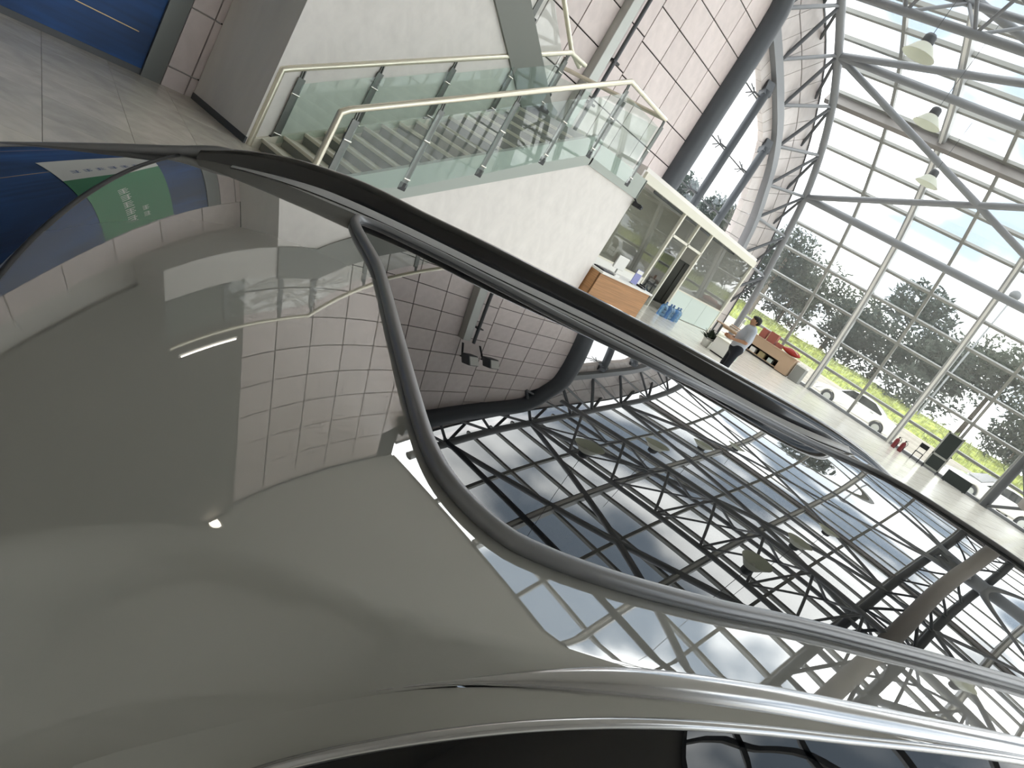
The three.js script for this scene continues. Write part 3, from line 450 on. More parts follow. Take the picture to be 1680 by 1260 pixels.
{ // small work table with clutter, and the long counter by the glass
  const t = thing('work_table', 'small tan work table behind the person, near the truss foot', 'table');
  part('table_top', rbx(-9.3, -8.1, 0.7, 0.74, -26.9, -26.1, 0.01), M.woodTan, t); for (const [x, z] of [[-9.25, -26.85], [-9.25, -26.15], [-8.15, -26.85], [-8.15, -26.15]]) part('leg', bx(x - 0.025, x + 0.025, 0, 0.7, z - 0.025, z + 0.025), M.steelDark, t); part('apron', bx(-9.25, -8.15, 0.6, 0.7, -26.86, -26.83), M.woodTan, t);
  const l = thing('folder_pile', 'tan folders piled on the small work table', 'folders'); for (let k = 0; k < 4; k++) part('folder', rbx(-8.9 + k * 0.015, -8.55 + k * 0.015, 0.74 + k * 0.04, 0.776 + k * 0.04, -26.75, -26.45, 0.005), k % 2 ? M.woodTan : M.white, l);
  const o = thing('orange_can', 'small orange canister on the work table', 'canister'); part('body', new THREE.CylinderGeometry(0.045, 0.045, 0.14, 14).translate(-8.25, 0.81, -26.35), std(0xc4702f, 0.5), o); part('lid', new THREE.CylinderGeometry(0.047, 0.047, 0.02, 14).translate(-8.25, 0.89, -26.35), M.black, o);
  const s = thing('table_sign', 'white number card on a stand by the truss foot', 'sign'); part('card', rbx(-8.6, -8.58, 1.08, 1.3, -26.75, -26.5, 0.004), M.white, s); part('stem', rod(V3(-8.59, 0.74, -26.62), V3(-8.59, 1.1, -26.62), 0.01, 6), M.black, s); part('base', rbx(-8.68, -8.5, 0.74, 0.755, -26.7, -26.55, 0.004), M.black, s); part('print', [bx(-8.58, -8.577, 1.12, 1.26, -26.61, -26.54), bx(-8.58, -8.577, 1.12, 1.26, -26.72, -26.67)], M.black, s);
  const c = thing('display_counter', 'long tan counter with an open shelf below the glass wall', 'counter');
  part('worktop', rbx(-10.1, -7.62, 0.84, 0.89, -33.6, -32.9, 0.008), M.woodTan, c); part('front_panel', bx(-10.05, -8.25, 0.42, 0.84, -32.96, -32.93), M.woodTan, c); part('end_cabinet', rbx(-8.25, -7.66, 0.03, 0.84, -33.55, -32.93, 0.01), M.woodTan, c); part('shelf', bx(-10.05, -8.25, 0.08, 0.11, -33.55, -32.98), M.woodTan, c); part('back_panel', bx(-10.05, -8.25, 0.05, 0.84, -33.58, -33.55), std(0x3a332b, 0.7), c); part('side_panel', bx(-10.1, -10.05, 0, 0.84, -33.6, -32.95), M.woodTan, c); part('plinth', bx(-10.0, -7.7, 0, 0.05, -33.5, -33.0), M.black, c);
  for (const [x, w, h, m, n] of [[-9.7, 0.26, 0.2, M.white, 'white carton on the shelf under the counter, left'], [-9.25, 0.3, 0.22, std(0xa89a72, 0.7), 'straw carton on the shelf under the counter, middle'], [-8.75, 0.24, 0.18, M.frost, 'pale green carton on the shelf under the counter, right']]) { const q = thing('shelf_carton', n, 'box', 'cartons under the counter'); part('body', rbx(x, x + w, 0.11, 0.11 + h, -33.4, -33.05, 0.008), m, q); part('lid', rbx(x - 0.005, x + w + 0.005, 0.11 + h, 0.13 + h, -33.405, -33.045, 0.004), m, q); }
  for (const [x, w, h, n] of [[-9.75, 0.3, 0.42, 'dull red carton on the counter, leftmost'], [-9.35, 0.42, 0.48, 'dull red carton on the counter, tallest'], [-8.85, 0.28, 0.2, 'dull red carton on the counter, small one next to the red bag']]) { const q = thing('gift_carton', n, 'box', 'red cartons on the counter'); part('body', rbx(x, x + w, 0.89, 0.89 + h, -33.45, -33.12, 0.008), M.boxRed, q); part('tape', bx(x + w / 2 - 0.02, x + w / 2 + 0.02, 0.885 + h, 0.893 + h, -33.45, -33.12), M.white, q); }
  const b = thing('red_bag', 'bright red rounded bag lying on the counter', 'bag'); part('body', new THREE.SphereGeometry(1, 20, 12).scale(0.46, 0.15, 0.2).translate(-8.1, 1.042, -33.25), M.red, b); part('strap', tube([V3(-8.45, 1.08, -33.05), V3(-8.1, 1.2, -33.03), V3(-7.75, 1.08, -33.05)], 0.015, 6), std(0xd8c3b4, 0.6), b);
  const g = thing('floor_unit', 'grey floor unit with a white slotted top at the counter end', 'air unit'); part('body', rbx(-7.58, -7.1, 0, 0.72, -33.75, -33.2, 0.02), std(0x8b8c88, 0.6), g); part('top', rbx(-7.6, -7.08, 0.72, 0.8, -33.77, -33.18, 0.015), M.white, g); part('slot', bx(-7.5, -7.2, 0.8, 0.805, -33.62, -33.36), M.black, g);
}
// notice boards, extinguishers and chair by the glass wall
{
  const b = thing('notice_board', 'tall aluminium framed board with two black panels by the glass wall', 'board');
  part('frame', [bx(-1.24, -1.18, 0.1, 1.8, -34.02, -33.97), bx(-0.64, -0.58, 0.1, 1.8, -34.02, -33.97), bx(-1.24, -0.58, 1.74, 1.8, -34.02, -33.97), bx(-1.24, -0.58, 0.68, 0.76, -34.02, -33.97), bx(-1.24, -0.58, 0.1, 0.17, -34.02, -33.97)], M.alu, b); part('panel', bx(-1.18, -0.64, 0.76, 1.74, -34.01, -33.985), M.board, b); part('panel', bx(-1.18, -0.64, 0.17, 0.68, -34.01, -33.985), M.board, b); part('foot', [bx(-1.22, -1.18, 0, 0.1, -34.2, -33.8), bx(-0.64, -0.6, 0, 0.1, -34.2, -33.8)], M.steelDark, b); part('hinge', new THREE.SphereGeometry(0.03, 8, 6).translate(-0.56, 0.92, -33.98), M.black, b);
  const s = thing('floor_sign', 'low wide black board standing on the floor right of the notice board', 'board'); part('panel', rbx(-0.37, 0.63, 0.03, 0.51, -34.02, -33.98, 0.006), M.board, s); part('edge', [bx(-0.38, 0.64, 0.5, 0.52, -34.03, -33.97), bx(-0.38, 0.64, 0.02, 0.035, -34.03, -33.97)], M.steelDark, s); part('foot', [bx(-0.3, -0.25, 0, 0.03, -34.1, -33.9), bx(0.5, 0.55, 0, 0.03, -34.1, -33.9)], M.black, s);
  [[-2.48, 'dark red fire extinguisher at the glass wall, the left one'], [-2.2, 'dark red fire extinguisher at the glass wall, the right one']].forEach(([x, l]) => { const e = thing('fire_extinguisher', l, 'extinguisher', 'fire extinguishers'); part('cylinder', new THREE.LatheGeometry([[0, 0], [0.085, 0], [0.09, 0.015], [0.09, 0.36], [0.06, 0.43], [0.025, 0.45], [0.025, 0.49]].map(([r, y]) => new THREE.Vector2(r, y)), 18), M.redDark, e); part('valve', [rbx(-0.03, 0.03, 0.48, 0.53, -0.025, 0.025, 0.005), bar(V3(0, 0.53, 0), V3(0.1, 0.56, 0), 0.02, 0.015)], M.black, e); part('hose', tube([V3(0.02, 0.51, 0), V3(0.12, 0.45, 0.03), V3(0.1, 0.25, 0.04), V3(0.1, 0.12, 0.03)], 0.012, 6), M.black, e); e.position.set(x, 0, -33.6); });
  const c = thing('folding_chair', 'small black chair standing left of the notice board', 'chair'); part('seat', rbx(-1.75, -1.4, 0.4, 0.43, -34.0, -33.65, 0.01), M.black, c); part('backrest', rbx(-1.75, -1.4, 0.62, 0.82, -34.02, -34.0, 0.008), M.black, c); for (const [x, z, t] of [[-1.73, -33.67, 0.41], [-1.42, -33.67, 0.41], [-1.73, -34.0, 0.82], [-1.42, -34.0, 0.82]]) part('leg', rod(V3(x, 0, z), V3(x, t, z), 0.012, 6), M.black, c);
}
// pendant lamps in three rows
{
  const shade = phy(0xe4e6da, 0.9, { transmission: 0.35, thickness: 0, side: THREE.DoubleSide });
  const rows = [[-6.2, [[-14.4, 8.5], [-18.3, 8.6], [-22.3, 8.5], [-26.5, 8.1]]], [-1.3, [[-14.6, 8.5], [-18.4, 8.6], [-23.0, 8.5]]], [3.9, [[-14.6, 8.5], [-18.4, 8.6]]]];
  const rn = ['row nearest the left wall', 'middle row', 'right row by the thick truss'], on = ['first from the car', 'second from the car', 'third from the car', 'farthest from the car'];
  rows.forEach(([x, list], r) => list.forEach(([z, y], i) => {
    const l = thing('pendant_lamp', `white bell pendant lamp, ${on[i]} in the ${rn[r]}`, 'lamp', 'pendant lamps under the glass roof');
    part('lamp_shade', new THREE.LatheGeometry([[0.13, 0.3], [0.2, 0.26], [0.3, 0.12], [0.38, 0.02], [0.4, 0], [0.39, 0.0], [0.3, 0.1], [0.19, 0.245], [0.12, 0.285]].map(([a, b]) => new THREE.Vector2(a, b)), 24), shade, l);
    part('lamp_cap', new THREE.LatheGeometry([[0, 0.52], [0.1, 0.52], [0.14, 0.46], [0.15, 0.3], [0.1, 0.28]].map(([a, b]) => new THREE.Vector2(a, b)), 18), M.steelDark, l);
    part('bulb', new THREE.SphereGeometry(0.07, 12, 8).translate(0, 0.2, 0), M.white, l);
    part('cord', rod(V3(0, 0.5, 0), V3(0, interp(PROF0, z) - y - 0.1, 0), 0.008, 5), M.steelDark, l); l.position.set(x, y, z);
  }));
}

// ------------------------------------------------------------------ the car: u runs along it towards the rear, v across it, d is the drop below 1.85 m
const PSI = 0.660222, CU = V3(Math.sin(PSI), 0, -Math.cos(PSI)), CV = V3(-Math.cos(PSI), 0, -Math.sin(PSI)), VC = 0.88;
const car3 = (u, v, d) => V3(CU.x * u + CV.x * v, 1.85 - d, CU.z * u + CV.z * v);
// crown of the roof skin: natural cubic splines along u of the coefficients across v
const RK = [-0.45, -0.25, -0.05, 0.15, 0.4, 0.8, 1.3, 1.9, 2.4], RC = [[0.46901, -0.09179, 0.04386, 0.02517], [0.34533, -0.06665, 0.04913, 0.0085], [0.27574, -0.04973, 0.05068, -0.0052], [0.24794, -0.0375, 0.04839, -0.0162], [0.23128, -0.0295, 0.05863, -0.03416], [0.20923, -0.02932, 0.0937, -0.0723], [0.2062, -0.04212, 0.1062, -0.07349], [0.21245, -0.20503, 0.02962, -0.01785], [0.23712, -0.41459, -0.07597, 0.04675]], RM = [[0.0, 0.0, 0.0, 0.0], [1.76285, -0.29074, -0.08732, 0.08622], [1.06127, -0.06946, -0.20752, 0.1005], [0.2612, -0.13504, 0.3405, -0.08317], [-0.05341, -0.15812, 0.19862, -0.18543], [0.18314, 0.12513, -0.15754, 0.30204], [-0.02766, -0.63668, -0.34389, 0.17674], [0.11366, -0.22893, -0.1341, 0.05131], [0.0, 0.0, 0.0, 0.0]];
const drop = (u, v) => { const n = RK.length, x = Math.min(RK[n - 1], Math.max(RK[0], u)); let i = 0; while (i < n - 2 && RK[i + 1] < x) i++; const h = RK[i + 1] - RK[i], a = (RK[i + 1] - x) / h, b = (x - RK[i]) / h, w = v - VC; let r = 0, p = 1; for (let j = 0; j < 4; j++) { r += p * (a * RC[i][j] + b * RC[i + 1][j] + ((a ** 3 - a) * RM[i][j] + (b ** 3 - b) * RM[i + 1][j]) * h * h / 6); p *= w; } return r; };
const uHead = v => -0.25 + (v < 1.2 ? 0.18 : 0.35) * (v - 1.2) ** 2;
const mold = [[-0.3, 0.16, 0.53], [-0.12, 0.225, 0.44], [0.02, 0.2936, 0.3696], [0.06, 0.3073, 0.3526], [0.1, 0.3188, 0.3358], [0.15, 0.3305, 0.3154], [0.2, 0.3394, 0.2966], [0.27, 0.3455, 0.2736], [0.35, 0.35, 0.2535], [0.45, 0.3555, 0.2375], [0.55, 0.36, 0.2263], [0.65, 0.364, 0.2158], [0.77, 0.368, 0.2035], [0.9, 0.371, 0.193], [1.1, 0.373, 0.184], [1.4, 0.373, 0.184], [1.75, 0.373, 0.235], [2.1, 0.373, 0.36]];
const mv = spl(mold.map(q => [q[0], q[1]])), md = spl(mold.map(q => [q[0], q[2]]));
const railTop = [[-0.22, 0.298], [-0.144, 0.2559], [-0.094, 0.2343], [-0.03, 0.2138], [0.088, 0.1923], [0.221, 0.1858], [0.361, 0.1766], [0.514, 0.1702], [0.677, 0.1634], [0.901, 0.1569], [1.151, 0.1537], [1.374, 0.1533], [1.553, 0.1645], [1.738, 0.1953], [1.8, 0.2]], rTop = spl(railTop), rBase = u => u < 1.2 ? drop(u, 1.44) + 0.006 : drop(1.2, 1.44) + 0.006 + 0.02 * (u - 1.2);
const trimLine = [[-0.06, 0.225, 0.475], [0.03, 0.264, 0.407], [0.1, 0.2925, 0.3643], [0.14, 0.2996, 0.3394], [0.2, 0.3065, 0.3106], [0.27, 0.315, 0.287], [0.35, 0.3245, 0.2692], [0.45, 0.335, 0.2548], [0.55, 0.3435, 0.2425], [0.65, 0.3505, 0.2285], [0.77, 0.356, 0.2125], [0.9, 0.359, 0.2], [1.1, 0.36, 0.192], [1.4, 0.36, 0.197], [1.75, 0.362, 0.255]];
const REAR = 1.98, uRear = v => Math.min(1.98, interp([[0.9, 1.98], [1.0, 1.93], [1.115, 1.8], [1.19, 1.7], [1.28, 1.6], [1.37, 1.52], [1.46, 1.46]], v));
function roofD(u, v) { // roof skin with its rolled near edge
  const base = drop(u, v), e = md(u) + 0.012, m = mv(u), w = 0.014 + 0.1 * smooth(0.22, -0.05, u), t = smooth(m + w, m, v); return v > m + w ? base : base + (Math.max(base + 0.004, e) - base) * t; }
{
  const car = thing('car', 'white car with a large black glass roof panel, close to the camera', 'car');
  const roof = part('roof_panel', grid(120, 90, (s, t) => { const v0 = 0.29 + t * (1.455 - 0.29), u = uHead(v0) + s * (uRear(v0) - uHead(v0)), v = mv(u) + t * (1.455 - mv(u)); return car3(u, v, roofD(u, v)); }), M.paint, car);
  // glass panel outline on the roof (u, v)
  const ol = [[0.1, 1.33], [0.136, 1.032], [0.16, 0.785], [0.178, 0.628], [0.188, 0.567], [0.199, 0.534], [0.21, 0.51], [0.231, 0.487], [0.261, 0.466], [0.305, 0.459], [0.356, 0.458], [0.462, 0.467], [0.592, 0.487], [0.745, 0.506], [0.937, 0.53], [1.061, 0.546], [1.4, 0.57], [1.8, 0.575], [1.88, 0.59], [1.93, 0.65], [1.94, 0.9], [1.88, 0.99], [1.76, 1.1], [1.64, 1.2], [1.56, 1.28], [1.48, 1.325], [1.4, 1.34], [1.252, 1.345], [1.0, 1.325], [0.801, 1.285], [0.642, 1.283], [0.503, 1.303], [0.37, 1.33], [0.174, 1.342]];
  const oc = new THREE.CatmullRomCurve3(ol.map(([u, v]) => V3(u, v, 0)), true, 'centripetal').getSpacedPoints(240).slice(0, 240);
  const glassD = (u, v) => drop(u, v) - 0.004;
  { // fill the outline with rows along u
    const rows = 70, pos = [], uv = [], idx = []; const u0 = Math.min(...oc.map(p => p.x)) + 0.002, u1 = Math.max(...oc.map(p => p.x)) - 0.002, nv = 48;
    for (let i = 0; i <= rows; i++) { const f = i / rows, u = u0 + (u1 - u0) * (f * f * (3 - 2 * f) * 0.4 + f * 0.6); const hit = []; for (let k = 0; k < 240; k++) { const a = oc[k], b = oc[(k + 1) % 240]; if ((a.x - u) * (b.x - u) <= 0 && a.x !== b.x) hit.push(a.y + (b.y - a.y) * (u - a.x) / (b.x - a.x)); } const lo = Math.min(...hit), hi = Math.max(...hit); for (let j = 0; j <= nv; j++) { const v = lo + (hi - lo) * j / nv, p = car3(u, v, glassD(u, v)); pos.push(p.x, p.y, p.z); uv.push(u, v); } }
    for (let i = 0; i < rows; i++) for (let j = 0; j < nv; j++) { const a = i * (nv + 1) + j, c = a + nv + 1; idx.push(a, c, a + 1, a + 1, c, c + 1); }
    const g = new THREE.BufferGeometry(); g.setAttribute('position', new THREE.Float32BufferAttribute(pos, 3)); g.setAttribute('uv', new THREE.Float32BufferAttribute(uv, 2)); g.setIndex(idx); 
    const nrm = []; for (let i = 0; i < pos.length / 3; i++) { const u = uv[2 * i], v = uv[2 * i + 1], h = 1e-3, gu = (drop(u + h, v) - drop(u - h, v)) / (2 * h), gv = (drop(u, v + h) - drop(u, v - h)) / (2 * h); const n = V3(0, 1, 0).addScaledVector(CU, gu).addScaledVector(CV, gv).normalize(); nrm.push(n.x, n.y, n.z); } g.setAttribute('normal', new THREE.Float32BufferAttribute(nrm, 3));
    part('roof_glass', g, M.darkGlass, car, 'black tinted glass roof panel');
  }
  part('glass_seal', tube(oc.filter((p, i) => i % 2 === 0).map(p => car3(p.x, p.y, glassD(p.x, p.y) - 0.001)), 0.0085, 10, 360, 0.5, true), M.trimGrey, car, 'grey rounded seal round the roof glass');
  // windscreen
  const cowl = v => [-1.2 + 0.22 * (v - VC) ** 2, 0.84];
  const wsV = (t, s) => { const a = 0.26 + t * (1.455 - 0.26), b = 0.16 + t * (1.6 - 0.16); return [a, b]; };
  part('windscreen', grid(40, 40, (s, t) => { const [va, vb] = wsV(t, s); const u0 = uHead(va) - 0.004, d0 = roofD(u0, Math.max(va, mv(u0))) + 0.003; const [u1, d1] = cowl(vb); const v = va + (vb - va) * s; return car3(u0 + (u1 - u0) * s, v, d0 + (d1 - d0) * s - 0.035 * Math.sin(Math.PI * s)); }, true), M.windGlass, car, 'dark windscreen glass');
  part('header_seal', tube(Array.from({ length: 24 }, (_, i) => { const v = 0.28 + i / 23 * 1.175; return car3(uHead(v) - 0.003, v, roofD(uHead(v), v) + 0.001); }), 0.0032, 8, 100), M.rubber, car);
  // far windscreen pillar
  part('pillar', [tube([[-0.05, 1.47, 0.255], [-0.12, 1.467, 0.265], [-0.172, 1.465, 0.2783], [-0.229, 1.47, 0.3109], [-0.324, 1.48, 0.3635], [-0.417, 1.49, 0.4164], [-0.508, 1.5, 0.4695], [-0.85, 1.55, 0.66], [-1.16, 1.6, 0.84]].map(p => car3(...p)), 0.012, 10, 60)], M.trimGrey, car);
  // near pillar: painted surface between windscreen and side glass
  { const T = [0.02, -0.01, -0.04, -0.07, -0.1, -0.13, uHead(0.25)].map(u => [u, mv(u), roofD(u, mv(u))]).concat([[-0.55, 0.2, 0.64], [-1.18, 0.14, 0.85]]), B = [0.02, -0.01, -0.04, -0.06].map(u => [u, spl(trimLine.map(q => [q[0], q[1]]))(u), spl(trimLine.map(q => [q[0], q[2]]))(u)]).concat([[-0.1, 0.208, 0.505], [-0.13, 0.195, 0.525], [-0.2, 0.165, 0.56], [-0.4, 0.085, 0.67], [-0.66, 0.0, 0.82]]);
    const ct = new THREE.CatmullRomCurve3(T.map(q => V3(...q)), false, 'centripetal'), cb = new THREE.CatmullRomCurve3(B.map(q => V3(...q)), false, 'centripetal');
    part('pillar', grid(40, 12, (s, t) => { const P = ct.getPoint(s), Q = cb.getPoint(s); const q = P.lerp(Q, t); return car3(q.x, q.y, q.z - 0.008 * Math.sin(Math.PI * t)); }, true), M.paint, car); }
  // rails: black inner body, silver outer cap
  const far = railTop.map(([u, d]) => [u, 1.46, d]);
  part('roof_rail', [grid(100, 10, (s, t) => { const u = -0.2 + s * 1.98, base = rBase(u), top = Math.min(rTop(u), base - 0.001), a = t * Math.PI; return car3(u, 1.466 - 0.022 * Math.cos(a), base + (top - base) * Math.pow(Math.sin(a), 0.35)); }, true)], M.blackGloss, car, 'black roof rail');
  part('rail_strip', grid(90, 6, (s, t) => { const u = -0.14 + s * 1.62, k = smooth(-0.14, 0.05, u), b = drop(u, 1.43); return car3(u, 1.418 + 0.026 * t, b - 0.0015 - (0.009 * k) * t * t); }), M.railSilver, car, 'satin silver strip along the far roof rail');
  part('roof_rail', grid(90, 10, (s, t) => { const u = 0.16 + s * 1.58, k = 0.04 + 0.96 * smooth(0.16, 0.36, u), top = md(u) + 0.01 * (1 - k), a = t * Math.PI; return car3(u, mv(u) + 0.002 - 0.012 * k * Math.cos(a), top + 0.013 * k - 0.013 * k * Math.sin(a)); }, true), M.silver, car, 'silver roof rail');
  // near flank between rail and window, window trim, side glass
  const tlv = spl(trimLine.map(q => [q[0], q[1]])), tld = spl(trimLine.map(q => [q[0], q[2]])), TLn = u => [tlv(u), tld(u)];
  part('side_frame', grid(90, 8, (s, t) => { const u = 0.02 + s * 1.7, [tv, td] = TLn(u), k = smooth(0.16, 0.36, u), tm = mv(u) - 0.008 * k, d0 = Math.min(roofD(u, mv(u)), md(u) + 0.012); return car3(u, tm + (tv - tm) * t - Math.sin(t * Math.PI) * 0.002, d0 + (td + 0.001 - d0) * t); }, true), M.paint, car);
  part('window_trim', tube(Array.from({ length: 60 }, (_, i) => { const u = 0.03 + i / 59 * 1.68, [tv, td] = TLn(u); return car3(u, tv - 0.001, td + 0.002); }), 0.004, 8, 160), M.silver, car);
  const beltN = -0.02, beltF = 2 * VC + 0.02;
  part('side_window', grid(90, 30, (s, t) => { const u = 0.03 + s * 1.68, [tv, td] = TLn(u), u1 = -0.64 + s * 2.5; return car3(u + (u1 - u) * t, tv - 0.002 + (beltN - tv) * t - 0.008 * Math.sin(Math.PI * t), td + 0.004 + (0.82 - td) * t); }, true), M.darkGlass, car, 'dark side window');
  part('side_window', grid(40, 10, (s, t) => { const u = -0.15 + s * 1.87, td = rBase(u) + 0.01, u1 = -0.75 + s * 2.6; return car3(u + (u1 - u) * t, 1.485 + (beltF - 1.485) * t + 0.02 * Math.sin(Math.PI * t), td + (0.82 - td) * t); }), M.darkGlass, car, 'dark far side window');
  // tail: spoiler lip, rear window
  part('spoiler', grid(12, 40, (s, t) => { const v = 0.37 + t * 1.085, u = uRear(v), d = roofD(u, v), e = 0.3; return car3(u + (REAR + 0.1 - u) * s, v, d + (e - d) * Math.pow(s, 0.7) + 0.004); }), M.blackGloss, car);
  part('rear_window', grid(12, 24, (s, t) => { const va = 0.36 + t * 1.08, vb = 0.1 + t * 1.56, d0 = 0.3; return car3(REAR + 0.08 + s * 0.42, va + (vb - va) * s, d0 + s * (0.85 - d0)); }), M.darkGlass, car);
  // lower body from its side outline, with wheel openings
  const sh = new THREE.Shape(); sh.moveTo(-2.1, 0.32); sh.lineTo(-2.12, 0.62); sh.quadraticCurveTo(-2.08, 0.86, -1.7, 0.93); sh.quadraticCurveTo(-1.4, 1.0, -1.1, 1.03); sh.lineTo(-0.6, 1.05); sh.lineTo(2.0, 1.1); sh.quadraticCurveTo(2.45, 1.1, 2.48, 0.85); sh.lineTo(2.5, 0.4); sh.lineTo(2.3, 0.3); sh.lineTo(2.02, 0.3); sh.absarc(1.65, 0.34, 0.37, 0, Math.PI, false); sh.lineTo(-0.93, 0.26); sh.absarc(-1.3, 0.34, 0.37, 0, Math.PI, false); sh.lineTo(-2.0, 0.3); sh.closePath();
  const body = new THREE.ExtrudeGeometry(sh, { depth: 1.64, bevelEnabled: true, bevelSize: 0.09, bevelThickness: 0.09, bevelSegments: 4, bevelOffset: -0.09, steps: 1, curveSegments: 14 });
  body.applyMatrix4(new THREE.Matrix4().makeBasis(CU, V3(0, 1, 0), CV)); { const o = car3(0, VC - 0.82, 1.85); body.translate(o.x, o.y, o.z); }
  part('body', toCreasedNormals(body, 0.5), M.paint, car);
  for (const [u, s] of [[-1.3, -1], [-1.3, 1], [1.65, -1], [1.65, 1]]) { const w = new THREE.Group(); w.name = 'wheel'; car.add(w); const c = car3(u, VC + s * 0.8, 1.85 - 0.34); const ax = CV.clone().multiplyScalar(s); w.position.copy(c); w.quaternion.setFromUnitVectors(V3(0, 1, 0), ax); part('tyre', new THREE.LatheGeometry([[0.23, -0.1], [0.32, -0.1], [0.34, -0.07], [0.34, 0.07], [0.32, 0.1], [0.23, 0.1]].map(([a, b]) => new THREE.Vector2(a, b)), 30), M.rubber, w); part('rim', [new THREE.CylinderGeometry(0.23, 0.23, 0.16, 26, 1, true), new THREE.CylinderGeometry(0.06, 0.06, 0.18, 14)].concat([0, 1, 2, 3, 4].map(k => { const g = bx(0.04, 0.225, -0.01, 0.07, -0.03, 0.03); g.rotateY(k * 1.2566); return g; })), M.alu, w); }
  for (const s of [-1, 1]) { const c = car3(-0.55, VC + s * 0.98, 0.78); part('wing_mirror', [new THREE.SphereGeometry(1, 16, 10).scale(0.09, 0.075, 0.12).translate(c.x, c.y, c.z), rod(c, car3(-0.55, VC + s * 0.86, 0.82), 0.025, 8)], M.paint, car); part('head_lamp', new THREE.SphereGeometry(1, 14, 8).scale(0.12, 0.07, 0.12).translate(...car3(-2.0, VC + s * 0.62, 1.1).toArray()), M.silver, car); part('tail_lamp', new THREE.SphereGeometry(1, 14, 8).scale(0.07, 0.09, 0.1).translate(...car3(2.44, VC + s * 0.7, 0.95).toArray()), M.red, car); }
}

// ------------------------------------------------------------------ person beyond the car
function sdf(bones, lo, size, res, grow = 0) {
  const mc = new MarchingCubes(res, M.skin, false, false, 400000), n = res, f = mc.field; mc.isolation = 0;
  const cap = (p, b) => { const ax = b[0], bxx = b[1]; const d = [bxx[0] - ax[0], bxx[1] - ax[1], bxx[2] - ax[2]], w = [p[0] - ax[0], p[1] - ax[1], p[2] - ax[2]]; const L = d[0] * d[0] + d[1] * d[1] + d[2] * d[2] || 1e-9; const t = Math.min(1, Math.max(0, (d[0] * w[0] + d[1] * w[1] + d[2] * w[2]) / L)); return Math.hypot(w[0] - d[0] * t, w[1] - d[1] * t, w[2] - d[2] * t) - (b[2] + (b[3] - b[2]) * t + grow); };
  for (let k = 0; k < n; k++) for (let j = 0; j < n; j++) for (let i = 0; i < n; i++) { const p = [lo[0] + i / (n / 2) / 2 * size, lo[1] + j / (n / 2) / 2 * size, lo[2] + k / (n / 2) / 2 * size]; let s = 1e3; for (const b of bones) { const d = cap(p, b), kk = b[4] || 0.03, h = Math.max(kk - Math.abs(s - d), 0) / kk; s = Math.min(s, d) - h * h * kk * 0.25; } f[i + j * n + k * n * n] = -s; }
  mc.update(); const c = mc.count, g = new THREE.BufferGeometry(); const P = new Float32Array(c * 3), Nn = new Float32Array(c * 3);
  for (let i = 0; i < c; i++) for (let q = 0; q < 3; q++) { P[i * 3 + q] = lo[q] + (mc.positionArray[i * 3 + q] + 1) / 2 * size; Nn[i * 3 + q] = mc.normalArray[i * 3 + q]; }
  g.setAttribute('position', new THREE.BufferAttribute(P, 3)); g.setAttribute('normal', new THREE.BufferAttribute(Nn, 3)); g.setAttribute('uv', new THREE.BufferAttribute(new Float32Array(c * 2), 2)); return g;
}
